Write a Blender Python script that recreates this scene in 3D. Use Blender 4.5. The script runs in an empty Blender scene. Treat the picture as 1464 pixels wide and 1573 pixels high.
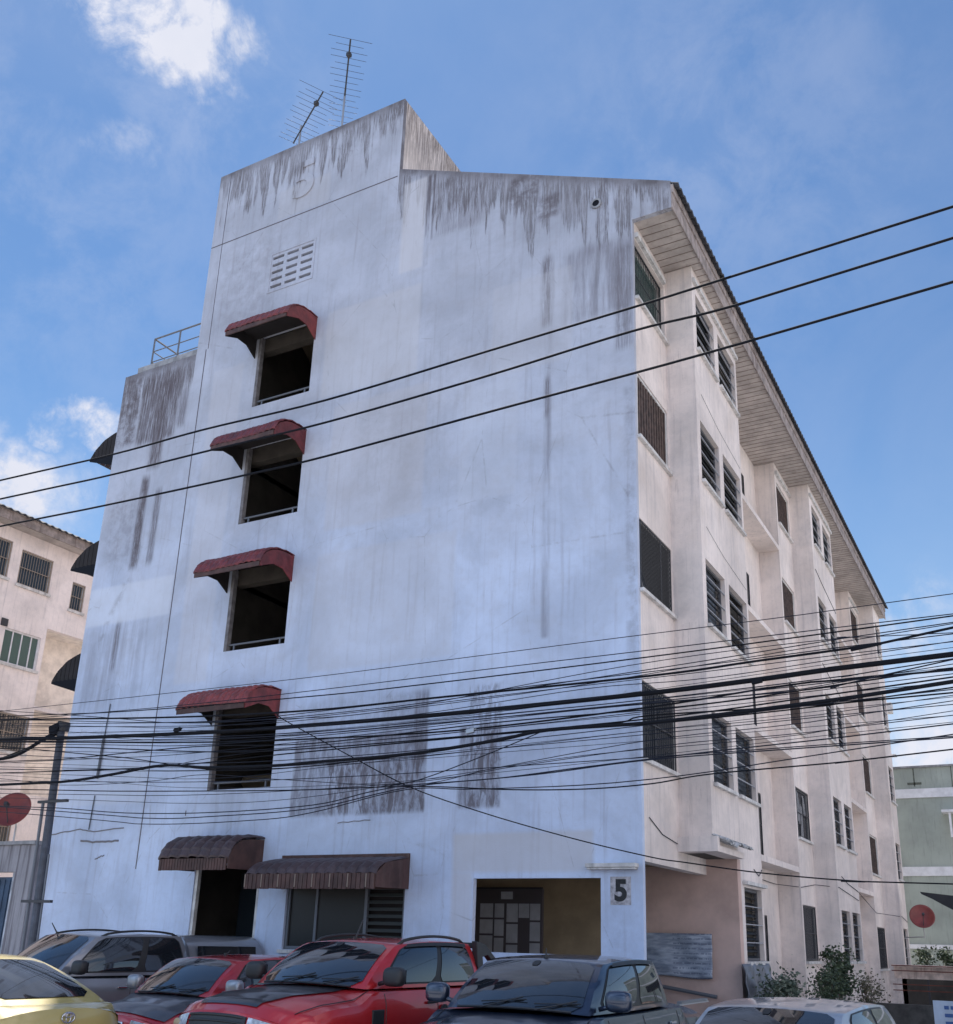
import bpy, bmesh, math, random
from mathutils import Vector, Matrix
random.seed(7)
PI = math.pi
sc = bpy.context.scene
COL = sc.collection

# ------------------------------------------------------------------ camera
CY, CP, CR = 0.49450955, 0.31176279, 0.026646
cam_d = bpy.data.cameras.new('camera'); cam = bpy.data.objects.new('camera', cam_d); COL.objects.link(cam)
F = Vector((-math.sin(CY)*math.cos(CP), math.cos(CY)*math.cos(CP), math.sin(CP)))
r0 = Vector((math.cos(CY), math.sin(CY), 0)); u0 = r0.cross(F)
rr = math.cos(CR)*r0 + math.sin(CR)*u0; uu = -math.sin(CR)*r0 + math.cos(CR)*u0
CAM = Vector((5.31576, -14.37127, 1.84338))
cam.matrix_world = Matrix(((rr.x, uu.x, -F.x, CAM.x), (rr.y, uu.y, -F.y, CAM.y), (rr.z, uu.z, -F.z, CAM.z), (0, 0, 0, 1)))
cam_d.sensor_fit = 'HORIZONTAL'; cam_d.sensor_width = 36
cam_d.lens = 36*1525.202/1464
cam_d.shift_x = -(776.4204-732)/1464; cam_d.shift_y = (953.1689-786.5)/1464
cam_d.clip_start = 0.05; cam_d.clip_end = 6000
sc.camera = cam
sc.view_settings.view_transform = 'Standard'; sc.view_settings.look = 'None'
sc.view_settings.gamma = 1; sc.view_settings.exposure = 1.3

# ------------------------------------------------------------------ node helper
class N:
    def __init__(s, tree): s.t = tree; s.n = tree.nodes; s.l = tree.links
    def node(s, ty, **kw):
        n = s.n.new(ty)
        for k, v in kw.items(): setattr(n, k, v)
        return n
    def put(s, sock, v):
        if isinstance(v, bpy.types.NodeSocket): s.l.new(v, sock)
        elif v is not None:
            if isinstance(v, (tuple, list)) and sock.type == 'RGBA' and len(v) == 3: v = (*v, 1)
            sock.default_value = v
    def m(s, op, a, b=None, c=None, clamp=False):
        n = s.node('ShaderNodeMath', operation=op); n.use_clamp = clamp
        s.put(n.inputs[0], a); s.put(n.inputs[1], b)
        if c is not None: s.put(n.inputs[2], c)
        return n.outputs[0]
    def ss(s, v, a, b, o0=0., o1=1.):
        n = s.node('ShaderNodeMapRange', interpolation_type='SMOOTHSTEP')
        s.put(n.inputs[0], v); s.put(n.inputs[1], a); s.put(n.inputs[2], b); s.put(n.inputs[3], o0); s.put(n.inputs[4], o1)
        return n.outputs[0]
    def noise(s, vec, scale, detail=4, rough=.55, dist=0):
        n = s.node('ShaderNodeTexNoise'); s.put(n.inputs['Vector'], vec)
        n.inputs['Scale'].default_value = scale; n.inputs['Detail'].default_value = detail
        n.inputs['Roughness'].default_value = rough; n.inputs['Distortion'].default_value = dist
        return n.outputs[0]
    def mix(s, f, a, b, mode='MIX'):
        n = s.node('ShaderNodeMix', data_type='RGBA', blend_type=mode); n.clamp_factor = True
        s.put(n.inputs[0], f); s.put(n.inputs[6], a); s.put(n.inputs[7], b)
        return n.outputs[2]
    def scale(s, vec, sx, sy, sz):
        n = s.node('ShaderNodeMapping'); s.put(n.inputs[0], vec); n.inputs[3].default_value = (sx, sy, sz)
        return n.outputs[0]
    def xyz(s, vec):
        n = s.node('ShaderNodeSeparateXYZ'); s.put(n.inputs[0], vec); return n.outputs
    def box(s, X, Z, x0, x1, z0, z1, e=.06, ez=None):
        ez = ez or e
        a = s.m('MULTIPLY', s.ss(X, x0-e, x0+e), s.ss(X, x1-e, x1+e, 1, 0))
        b = s.m('MULTIPLY', s.ss(Z, z0-ez, z0+ez), s.ss(Z, z1-ez, z1+ez, 1, 0))
        return s.m('MULTIPLY', a, b)

# ------------------------------------------------------------------ world: sky and sun
SUN_EL, SUN_AZ = math.radians(60), math.radians(-45)      # azimuth from +Y, negative towards -X: the sun stands behind the block
w = bpy.data.worlds.new('World'); sc.world = w; w.use_nodes = True
wn = N(w.node_tree); w.node_tree.nodes.clear()
sky = wn.node('ShaderNodeTexSky', sky_type='NISHITA'); sky.sun_disc = False
sky.sun_elevation = SUN_EL; sky.sun_rotation = SUN_AZ; sky.air_density = 1.3; sky.dust_density = .15; sky.ozone_density = 2.2
tc = wn.node('ShaderNodeTexCoord').outputs['Generated']
def pixdir(u, v):
    d = F + rr*((u-776.4204)/1525.202) - uu*((v-953.1689)/1525.202); return d.normalized()
wnz = wn.node('ShaderNodeTexNoise'); wn.put(wnz.inputs['Vector'], tc); wnz.inputs['Scale'].default_value = 16; wnz.inputs['Detail'].default_value = 6; wnz.inputs['Roughness'].default_value = .6
wv_ = wn.node('ShaderNodeVectorMath', operation='MULTIPLY_ADD'); wn.put(wv_.inputs[0], wnz.outputs['Color']); wv_.inputs[1].default_value = (.11,)*3; wn.put(wv_.inputs[2], tc)
wsub = wn.node('ShaderNodeVectorMath', operation='SUBTRACT'); wn.put(wsub.inputs[0], wv_.outputs[0]); wsub.inputs[1].default_value = (.055,)*3
wnm = wn.node('ShaderNodeVectorMath', operation='NORMALIZE'); wn.put(wnm.inputs[0], wsub.outputs[0]); warped = wnm.outputs[0]
def blob(u, v, rad, soft):
    d = pixdir(u, v)
    n = wn.node('ShaderNodeVectorMath', operation='DOT_PRODUCT'); wn.put(n.inputs[0], warped); n.inputs[1].default_value = d
    ang = wn.m('ARCCOSINE', n.outputs['Value'])
    return wn.ss(ang, rad*(1-soft), rad*(1+soft), 1, 0)
nz = wn.noise(tc, 12, 12, .66, .25); nz2 = wn.noise(wn.scale(tc, 1, 1, 2.2), 2.2, 7, .6, .5)
cl = None
for (u, v, R, s, k) in [(185, -5, .034, .6, 1.3), (245, 20, .034, .6, 1.4), (300, 62, .032, .6, 1.3), (345, 92, .024, .7, 1.1), (385, 68, .020, .7, 1.2), (190, 205, .022, .9, .62), (-10, 735, .036, .6, 1.4), (45, 755, .030, .6, 1.3), (110, 765, .026, .9, .7), (300, 120, .08, .95, .22),
                        (152, 652, .018, .7, 1.3), (88, 672, .013, .7, 1.1), (1420, 1000, .05, .9, .95), (1450, 1060, .06, .9, .8), (1440, 1160, .055, .8, 1.1), (1380, 1190, .05, .9, .6), (1130, 230, .14, .95, .14), (60, 300, .14, .95, .16)]:
    b = wn.m('MULTIPLY', blob(u, v, R, s), k)
    cl = b if cl is None else wn.m('MAXIMUM', cl, b)
sx = wn.xyz(tc)
# unseen broken cloud, added behind and right of the photographer to light the walls
back = wn.m('MULTIPLY', wn.ss(wn.m('SUBTRACT', wn.m('MULTIPLY', sx[0], .55), sx[1]), -.15, .35), wn.ss(sx[2], -.05, .12))
gen = wn.m('MULTIPLY', wn.ss(nz2, .40, .60), back)
cmask = wn.m('MULTIPLY', cl, wn.ss(nz, .36, .66))
cmask = wn.m('MAXIMUM', cmask, wn.m('MULTIPLY', gen, .9))
cmask = wn.m('ADD', cmask, wn.m('MULTIPLY', wn.ss(wn.noise(tc, 3.2, 6, .6, .6), .3, .8), .10), clamp=True)
skyc = wn.mix(1.0, sky.outputs[0], (.335, .44, .54), 'MULTIPLY')
skyc = wn.mix(wn.ss(sx[2], .55, .0, 0, .55), skyc, (2.6, 3.7, 5.2))
cloudc = wn.mix(back, wn.mix(wn.noise(tc, 9, 5), (3.1, 3.35, 4.0), (4.5, 4.45, 4.8)), wn.mix(wn.ss(sx[0], .0, .8), (5.4, 7.6, 11.4), (9.6, 8.9, 9.3)))  # added cloud: blue light for the front wall, warm for the side
skycl = wn.mix(cmask, skyc, cloudc)
bg = wn.node('ShaderNodeBackground'); wn.put(bg.inputs[0], skycl); bg.inputs[1].default_value = .085
wo = wn.node('ShaderNodeOutputWorld'); wn.l.new(bg.outputs[0], wo.inputs[0])
sl = bpy.data.lights.new('sun', 'SUN'); sl.energy = 3.2; sl.angle = math.radians(.6); sl.color = (1, .93, .84)
so = bpy.data.objects.new('sun', sl); COL.objects.link(so)
sdir = Vector((math.sin(SUN_AZ)*math.cos(SUN_EL), math.cos(SUN_AZ)*math.cos(SUN_EL), math.sin(SUN_EL)))
so.rotation_euler = sdir.to_track_quat('Z', 'Y').to_euler(); so.location = (0, 0, 60)

# ------------------------------------------------------------------ object helpers
def tag(o, label=None, cat=None, group=None, kind=None):
    if label: o['label'] = label
    if cat: o['category'] = cat
    if group: o['group'] = group
    if kind: o['kind'] = kind
    return o
def empty(name, loc=(0, 0, 0), rz=0):
    o = bpy.data.objects.new(name, None); COL.objects.link(o); o.location = loc; o.rotation_euler = (0, 0, rz); o.empty_display_size = .3
    return o
class MB:
    def __init__(s): s.v = []; s.f = []
    def quad(s, *p):
        i = len(s.v); s.v += [tuple(q) for q in p]; s.f.append(tuple(range(i, i+len(p)))); return s
    def box(s, x0, x1, y0, y1, z0, z1):
        i = len(s.v); x0, x1 = sorted((x0, x1)); y0, y1 = sorted((y0, y1)); z0, z1 = sorted((z0, z1))
        s.v += [(x, y, z) for x in (x0, x1) for y in (y0, y1) for z in (z0, z1)]
        s.f += [tuple(i+k for k in q) for q in ((0, 1, 3, 2), (4, 6, 7, 5), (0, 4, 5, 1), (2, 3, 7, 6), (0, 2, 6, 4), (1, 5, 7, 3))]; return s
    def obox(s, c, ax, ay, az):
        c = Vector(c); ax, ay, az = Vector(ax), Vector(ay), Vector(az); i = len(s.v)
        s.v += [tuple(c+a*ax+b*ay+d*az) for a in (-1, 1) for b in (-1, 1) for d in (-1, 1)]
        s.f += [tuple(i+k for k in q) for q in ((0, 1, 3, 2), (4, 6, 7, 5), (0, 4, 5, 1), (2, 3, 7, 6), (0, 2, 6, 4), (1, 5, 7, 3))]; return s
    def tube(s, pts, r, n=6, cap=True):
        pts = [Vector(p) for p in pts]; rings = []
        rs = r if isinstance(r, (list, tuple)) else [r]*len(pts)
        prev = None
        for k, p in enumerate(pts):
            d = (pts[min(k+1, len(pts)-1)]-pts[max(k-1, 0)]).normalized()
            if prev is None: a = d.cross(Vector((0, 0, 1)) if abs(d.z) < .9 else Vector((1, 0, 0))).normalized()
            else: a = (prev - d*prev.dot(d)).normalized()
            prev = a; b = d.cross(a); i = len(s.v)
            s.v += [tuple(p+rs[k]*(a*math.cos(2*PI*j/n)+b*math.sin(2*PI*j/n))) for j in range(n)]; rings.append(i)
        for k in range(len(rings)-1):
            for j in range(n):
                s.f.append((rings[k]+j, rings[k]+(j+1) % n, rings[k+1]+(j+1) % n, rings[k+1]+j))
        if cap: s.f.append(tuple(rings[0]+j for j in range(n))[::-1]); s.f.append(tuple(rings[-1]+j for j in range(n)))
        return s
    def grid(s, fn, nu, nv, flip=False):
        i = len(s.v)
        for a in range(nu+1):
            for b in range(nv+1): s.v.append(tuple(fn(a/nu, b/nv)))
        for a in range(nu):
            for b in range(nv):
                q = (i+a*(nv+1)+b, i+(a+1)*(nv+1)+b, i+(a+1)*(nv+1)+b+1, i+a*(nv+1)+b+1)
                s.f.append(q[::-1] if flip else q)
        return s
    def prism(s, outline, axis, d0, d1):
        """outline: 2D points; axis 'x','y','z' extruded from d0 to d1"""
        def P(p, d): return {'x': (d, p[0], p[1]), 'y': (p[0], d, p[1]), 'z': (p[0], p[1], d)}[axis]
        n = len(outline); i = len(s.v)
        s.v += [P(p, d0) for p in outline]+[P(p, d1) for p in outline]
        s.f.append(tuple(range(i, i+n))); s.f.append(tuple(range(i+2*n-1, i+n-1, -1)))
        for k in range(n): s.f.append((i+k, i+n+k, i+n+(k+1) % n, i+(k+1) % n))
        return s
    def build(s, name, mat, parent=None, smooth=False, bevel=0, fix=True, nosplit=False):
        if name in SPLIT and parent and not nosplit: return split_build(s, name, mat, parent, smooth, bevel, fix)
        me = bpy.data.meshes.new(name); me.from_pydata(s.v, [], s.f)
        if fix:
            bm = bmesh.new(); bm.from_mesh(me); bmesh.ops.remove_doubles(bm, verts=bm.verts, dist=1e-5)
            bmesh.ops.recalc_face_normals(bm, faces=bm.faces); bm.to_mesh(me); bm.free()
        me.materials.append(mat)
        if smooth:
            for p in me.polygons: p.use_smooth = True
        o = bpy.data.objects.new(name, me); COL.objects.link(o)
        if parent: o.parent = parent
        if bevel:
            b = o.modifiers.new('bevel', 'BEVEL'); b.width = bevel; b.segments = 2; b.limit_method = 'ANGLE'
        return o
SPLIT = {'cheek', 'panel_gap', 'awning_cheek', 'roof_rail', 'fender_flare', 'side_vent', 'bracket', 'wall_cable', 'conduit', 'canopy_window', 'drip_stain', 'ledge', 'floor_band', 'door_frame', 'rusty_rail', 'post', 'plaster_crack', 'wall_pipe', 'joint_line', 'balcony_wall', 'wiper', 'door_handle', 'sports_bar', 'fuel_cap'}
def split_build(mb, name, mat, parent, smooth, bevel, fix):
    par = list(range(len(mb.v)))
    def find(a):
        while par[a] != a: par[a] = par[par[a]]; a = par[a]
        return a
    for f in mb.f:
        for k in f[1:]: par[find(k)] = find(f[0])
    comp = {}
    for f in mb.f: comp.setdefault(find(f[0]), []).append(f)
    o = None
    for fs in comp.values():
        ids = sorted({k for f in fs for k in f}); mp = {k: i for i, k in enumerate(ids)}
        m = MB(); m.v = [mb.v[k] for k in ids]; m.f = [tuple(mp[k] for k in f) for f in fs]
        o = m.build(name, mat, parent, smooth, bevel, fix, nosplit=True)
    return o
def copy_tree(o, parent=None):
    c = o.copy(); COL.objects.link(c); c.parent = parent
    for ch in [k for k in bpy.data.objects if k.parent == o]: copy_tree(ch, c)
    return c

# ------------------------------------------------------------------ materials
def mat(name, col=(.5, .5, .5), rough=.7, metal=0, coat=0, var=0, vscale=3, bump=0, bscale=40, spec=None, alpha=1, dirt=None):
    m = bpy.data.materials.new(name); m.use_nodes = True; t = N(m.node_tree); p = t.n['Principled BSDF']
    p.inputs['Base Color'].default_value = (*col, 1); p.inputs['Roughness'].default_value = rough; p.inputs['Metallic'].default_value = metal
    p.inputs['Coat Weight'].default_value = coat; p.inputs['Coat Roughness'].default_value = .04
    if spec is not None: p.inputs['Specular IOR Level'].default_value = spec
    if var or dirt:
        tc = t.node('ShaderNodeTexCoord').outputs['Object']
        c = col
        if var:
            nn = t.ss(t.noise(tc, vscale, 6, .6), .3, .7)
            c = t.mix(nn, tuple(x*(1-var) for x in col), tuple(min(1, x*(1+var*.5)) for x in col))
        if dirt:
            st = t.ss(t.noise(t.scale(tc, 6, 6, .7), 1.6, 6, .6), .5, .75)
            c = t.mix(t.m('MULTIPLY', st, dirt[1]), c, dirt[0])
        t.put(p.inputs['Base Color'], c)
    if bump:
        tc = t.node('ShaderNodeTexCoord').outputs['Object']
        b = t.node('ShaderNodeBump'); b.inputs['Strength'].default_value = bump; b.inputs['Distance'].default_value = .02
        t.put(b.inputs['Height'], t.noise(tc, bscale, 5)); t.l.new(b.outputs[0], p.inputs['Normal'])
    return m
M = {}
M['trim'] = mat('painted sill', (.62, .60, .58), .8, var=.25, vscale=5, dirt=((.12, .11, .10), .6))
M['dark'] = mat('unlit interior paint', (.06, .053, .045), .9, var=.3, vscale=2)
M['inner'] = mat('interior plaster', (.27, .21, .14), .9, var=.35, vscale=1.6)
M['awn_red'] = mat('red roof tile sheet', (.17, .024, .026), .5, var=.35, vscale=7, bump=.3, bscale=14, dirt=((.05, .03, .03), .45))
M['awn_under'] = mat('painted shade board', (.018, .014, .014), .9, var=.3)  # near-black: shade under the awnings is put into the colour
M['awn_dark'] = mat('weathered brown tile sheet', (.055, .033, .036), .5, var=.3, vscale=3, bump=.1, bscale=6, dirt=((.10, .085, .09), .25))
M['valance'] = mat('weathered brown valance boards', (.075, .036, .030), .7, var=.4, vscale=4, dirt=((.15, .11, .09), .3))
M['steelrail'] = mat('grey steel rail', (.13, .14, .16), .55, metal=.3)
M['iron'] = mat('dark iron grille', (.045, .045, .05), .6, metal=.2)
M['tangrille'] = mat('tan window grille', (.30, .24, .19), .8)
M['rustgrille'] = mat('brown window shutter', (.085, .055, .045), .75, var=.6, vscale=12)
M['louvre'] = mat('frosted louvre glass', (.035, .042, .05), .3, var=.4, vscale=7)
M['slat'] = mat('dark louvre slat', (.022, .026, .032), .45, spec=.3, var=.6, vscale=5)
M['frame_dk'] = mat('grey window frame', (.10, .10, .11), .7)
M['bar'] = mat('pale window bar', (.33, .33, .35), .7)
M['curt1'] = mat('faded blue curtain', (.16, .19, .24), .9, var=.4, vscale=6); M['curt2'] = mat('beige curtain', (.24, .20, .16), .9, var=.4, vscale=6)
M['jamb'] = mat('dark grey jamb', (.17, .16, .165), .9, var=.4, vscale=6); M['glassg'] = mat('green tinted pane', (.035, .085, .075), .15, spec=.6)
M['glassd'] = mat('dark window pane', (.022, .028, .034), .08, spec=.7)
M['soffit'] = mat('soffit boards', (.46, .41, .38), .85, var=.25, vscale=2, dirt=((.16, .12, .09), .35))
M['roofsheet'] = mat('corrugated cement roof', (.055, .058, .068), .8, var=.35, vscale=2)
M['fascia'] = mat('weathered fascia board', (.33, .28, .26), .85, var=.4, vscale=4, dirt=((.10, .06, .05), .8))
M['metal'] = mat('aluminium', (.35, .36, .38), .4, metal=.8)
M['cable'] = mat('black cable', (.010, .011, .015), .85, spec=.15)
M['cableg'] = mat('weathered cable', (.02, .023, .034), .85, spec=.15)
M['concrete'] = mat('weathered concrete', (.30, .30, .31), .9, var=.35, vscale=3, bump=.2, dirt=((.08, .08, .085), .7))
M['brownwall'] = mat('salmon painted wall', (.56, .40, .345), .85, var=.22, vscale=1.3, bump=.08)
M['plastic'] = mat('grey plastic sheet', (.15, .16, .19), .45, var=.4, vscale=5)
M['white'] = mat('white paint', (.7, .7, .72), .6, var=.15)
M['paper'] = mat('notice paper', (.50, .50, .53), .8, var=.2)
M['green'] = mat('green painted wall', (.34, .375, .335), .85, var=.22, vscale=.5, bump=.1, dirt=((.12, .13, .11), .35))
M['dishred'] = mat('red satellite dish', (.21, .035, .028), .45, var=.3, vscale=3)

def wall_mat(name, base, warm=False, stains=False, side=False):
    m = bpy.data.materials.new(name); m.use_nodes = True; t = N(m.node_tree); p = t.n['Principled BSDF']
    p.inputs['Roughness'].default_value = .88; p.inputs['Specular IOR Level'].default_value = .25
    tc = t.node('ShaderNodeTexCoord').outputs['Object']; X, Y, Z = t.xyz(tc)
    dk = tuple(b*.80 for b in base); lt = tuple(min(1, b*1.07) for b in base)
    c = t.mix(t.ss(t.noise(tc, .55, 7, .62, .4), .3, .7), dk, lt)
    c = t.mix(t.m('MULTIPLY', t.ss(t.noise(tc, 6, 8, .68), .45, .72), .16), c, (.30, .29, .31))
    # general rain streaks, thin and tall
    sv = t.scale(tc, 7, 7, .35); st = t.noise(sv, 1.3, 7, .62)
    c = t.mix(t.m('MULTIPLY', t.ss(st, .50, .74), .34), c, (.26, .245, .27))
    c = t.mix(t.m('MULTIPLY', t.ss(t.noise(tc, 1.4, 8, .7), .46, .7), .22), c, (.40, .385, .40))
    c = t.mix(t.m('MULTIPLY', t.ss(t.noise(tc, 22, 5, .7), .56, .72), .15), c, (.2, .19, .2))
    DIRT = (.085, .072, .075)
    fine = t.noise(t.scale(tc, 26, 26, 1.4), 1.0, 9, .78, .35); fine2 = t.noise(t.scale(tc, 5, 5, .5), 1.0, 6, .6); blot = t.noise(tc, 3.5, 8, .7); mot = t.noise(t.scale(tc, 9, 9, 2.2), 1.0, 8, .72, .6)
    if stains:
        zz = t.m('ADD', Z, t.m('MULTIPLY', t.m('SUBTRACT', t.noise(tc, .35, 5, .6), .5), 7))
        c = t.mix(t.ss(zz, 3.5, 13.5), t.mix(1.0, c, (1.12, 1.19, 1.29), 'MULTIPLY'), t.mix(1.0, c, (.93, .90, .89), 'MULTIPLY'))  # ground bounce painted in: lower wall brighter and bluer, upper wall darker
        zt = t.m('ADD', 17.795, t.m('MULTIPLY', t.m('ADD', X, 5.36), -.447))       # sloping gable top
        isT = t.m('MULTIPLY', t.m('GREATER_THAN', X, -10.86), t.m('LESS_THAN', X, -5.37)); isL = t.m('LESS_THAN', X, -10.86)
        top = t.m('ADD', t.m('MULTIPLY', isT, 19.75), t.m('ADD', t.m('MULTIPLY', isL, 14.65), t.m('MULTIPLY', t.m('SUBTRACT', 1, t.m('ADD', isT, isL)), zt)))
        d = t.m('SUBTRACT', top, Z)
        reach = t.m('ADD', .10, t.m('MULTIPLY', t.m('POWER', t.ss(fine2, .25, .8), 1.4), 2.6))
        run = t.ss(t.m('SUBTRACT', reach, d), -.25, .30)
        a = t.m('MULTIPLY', run, t.ss(fine, .40, .56))
        a = t.m('MAXIMUM', a, t.m('MULTIPLY', t.ss(d, .03, .34, 1, 0), t.ss(t.m('ADD', t.m('MULTIPLY', fine, .6), t.m('MULTIPLY', blot, .4)), .25, .5)))
        c = t.mix(t.m('MULTIPLY', a, t.ss(t.noise(tc, 1.1, 6, .65), .25, .65, .45, .95)), c, DIRT)
        haze = t.m('MULTIPLY', t.ss(d, .3, 2.6, 1, 0), t.ss(fine2, .3, .7))
        c = t.mix(t.m('MULTIPLY', haze, .55), c, (.26, .25, .27))
        for (x0, x1, z0, z1, k, kind, e) in [
            (-6.82, -3.91, 3.79, 5.2, .74, 4, .03), (-6.0, -3.91, 3.79, 4.75, .7, 5, .03), (-4.9, -3.91, 3.79, 5.9, .35, 3, .05), (-6.82, -3.91, 5.0, 5.95, .30, 4, .12), (-3.25, -2.46, 3.82, 5.2, .8, 4, .05), (-3.1, -2.46, 3.82, 5.9, .6, 5, .05),
            (-4.2, -3.91, 4.6, 5.9, .6, 1, .03), (-1.83, -1.62, 12.7, 14.25, .95, 1, .07), (-1.74, -1.62, 6.6, 12.6, .60, 0, .05), (-1.75, -1.64, 10.8, 11.6, .85, 1, .04),
            (-13.2, -12.55, 12.7, 14.55, 1.0, 3, .12), (-12.45, -11.25, 12.6, 14.45, 1.15, 1, .10), (-11.95, -11.55, 11.9, 14.2, 1.1, 1, .07), (-12.06, -11.80, 9.45, 11.7, 1.2, 1, .05), (-12.0, -11.85, 9.5, 11.6, .9, 3, .03), (-11.55, -11.35, 9.5, 11.3, .9, 1, .05),
            (-13.0, -12.0, 9.6, 11.4, .35, 3, .3), (-4.60, -4.50, 15.0, 17.3, 1.2, 0, .03), (-4.45, -4.40, 15.6, 17.3, 1.0, 0, .02), (-4.3, -3.2, 15.6, 17.0, .55, 1, .2), (-1.35, -.06, 12.6, 14.2, .68, 0, .15), (-.35, -.02, 11.8, 14.0, .7, 1, .06), (-.2, -.02, 4.0, 11.0, .35, 3, .06),
            (-12.2, -12.02, 7.1, 8.2, .8, 1, .04), (-13.1, -11.2, 6.2, 8.2, .40, 0, .3), (-5.9, -4.2, 9.6, 12.0, .16, 3, .3), (-10.4, -8.5, 15.0, 17.4, .25, 3, .4), (-2.6, -1.9, 15.7, 16.4, .9, 3, .1), (-1.95, -1.5, 15.15, 15.7, .8, 3, .08),
            (-11.2, -10.95, 12.8, 14.4, .8, 1, .06), (-8.7, -8.0, 2.9, 5.4, .2, 0, .2), (-.65, -.06, .3, 2.3, .18, 3, .2)]:
            bx = t.box(X, Z, x0, x1, z0, z1, e, max(e, .05) if kind != 1 else .12)
            tx = {0: t.ss(fine2, .3, .65), 1: t.ss(fine, .30, .62), 2: t.ss(blot, .2, .4), 3: t.ss(blot, .35, .65), 4: t.m('ADD', .35, t.m('MULTIPLY', t.ss(mot, .35, .62), .65)), 5: t.ss(mot, .42, .60)}[kind]
            c = t.mix(t.m('MULTIPLY', t.m('MULTIPLY', bx, tx), min(1, k*.9)), c, (.11, .092, .10) if kind != 2 else (.05, .045, .045))
        # repainted rectangles, a shade warmer or lighter than the rest
        for (x0, x1, z0, z1, cc, k) in [(-5.2, -4.62, 15.0, 17.3, (.60, .575, .58), .5), (-6.6, -4.3, 9.4, 12.2, (.50, .47, .47), .30), (-6.7, -3.5, 6.5, 8.9, (.50, .49, .51), .28), (-3.3, -.8, 2.78, 3.4, (.52, .50, .50), .6), (-3.3, -2.92, .5, 2.78, (.53, .51, .52), .6),
                                    (-3.5, -2.3, 9.4, 11.8, (.60, .62, .67), .15), (-2.9, -1.2, 11.9, 13.9, (.50, .49, .51), .3), (-10.2, -9.3, 6.6, 14, (.58, .56, .58), .3), (-7.0, -4.6, 12.5, 14.6, (.56, .54, .54), .35), (-13.19, -10.6, 8.2, 9.1, (.68, .70, .75), .4), (-13.19, -10.6, 4.2, 6.1, (.66, .68, .74), .35), (-8.8, -7.3, 17.7, 18.5, (.52, .5, .5), .25)]:
            c = t.mix(t.m('MULTIPLY', t.box(X, Z, x0, x1, z0, z1, .05), k), c, cc)
        # hairline cracks and light knocks
        v = t.node('ShaderNodeTexVoronoi', feature='DISTANCE_TO_EDGE'); t.put(v.inputs['Vector'], t.scale(tc, .6, .6, .32)); v.inputs['Scale'].default_value = 1.0
        c = t.mix(t.m('MULTIPLY', t.ss(v.outputs['Distance'], .0, .006, 1, 0), t.m('MULTIPLY', t.ss(blot, .45, .6), .35)), c, (.2, .19, .2))
    if side:
        d = t.m('SUBTRACT', 19.75, Z)
        a = t.m('MULTIPLY', t.ss(d, 0, 2.8, 1, 0), t.ss(fine, .36, .60)); a = t.m('MULTIPLY', a, t.m('GREATER_THAN', Z, 15.5))
        a = t.m('MAXIMUM', a, t.m('MULTIPLY', t.ss(Z, .1, 1.8, 1, 0), t.m('MULTIPLY', t.ss(blot, .4, .7), .5)))
        # streaks under each row of sills
        fr = t.m('FRACT', t.m('DIVIDE', t.m('ADD', Z, -1.55), 2.8)); 
        a2 = t.m('MULTIPLY', t.ss(fr, .35, 1.0), t.ss(fine, .52, .72))
        c = t.mix(t.m('MULTIPLY', a, .85), c, (.10, .08, .075))
        c = t.mix(t.m('MULTIPLY', a2, .5), c, (.2, .17, .17))
        c = t.mix(t.m('MULTIPLY', t.ss(t.noise(tc, .9, 6, .6), .5, .75), .25), c, (.52, .42, .34))
    t.put(p.inputs['Base Color'], c)
    b = t.node('ShaderNodeBump'); b.inputs['Strength'].default_value = .35; b.inputs['Distance'].default_value = .02
    t.put(b.inputs['Height'], t.m('ADD', t.m('MULTIPLY', t.noise(tc, 2.2, 6), .8), t.m('MULTIPLY', t.noise(tc, 35, 5), .25))); t.l.new(b.outputs[0], p.inputs['Normal'])
    return m
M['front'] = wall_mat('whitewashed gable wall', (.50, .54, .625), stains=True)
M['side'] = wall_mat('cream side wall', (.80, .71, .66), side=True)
M['neigh'] = wall_mat('cream neighbour wall', (.86, .77, .735))
M['oldwall'] = wall_mat('old grey wall', (.30, .29, .31), stains=False)

def streak_boost(m):                                  # heavy vertical soot on the low old wall
    t = N(m.node_tree); p = t.n['Principled BSDF']; tc = t.node('ShaderNodeTexCoord').outputs['Object']
    src = p.inputs['Base Color'].links[0].from_socket
    s1 = t.ss(t.noise(t.scale(tc, 9, 9, .5), 1, 7, .65), .42, .62)
    t.put(p.inputs['Base Color'], t.mix(t.m('MULTIPLY', s1, .75), src, (.09, .08, .09)))
streak_boost(M['oldwall'])

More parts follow.
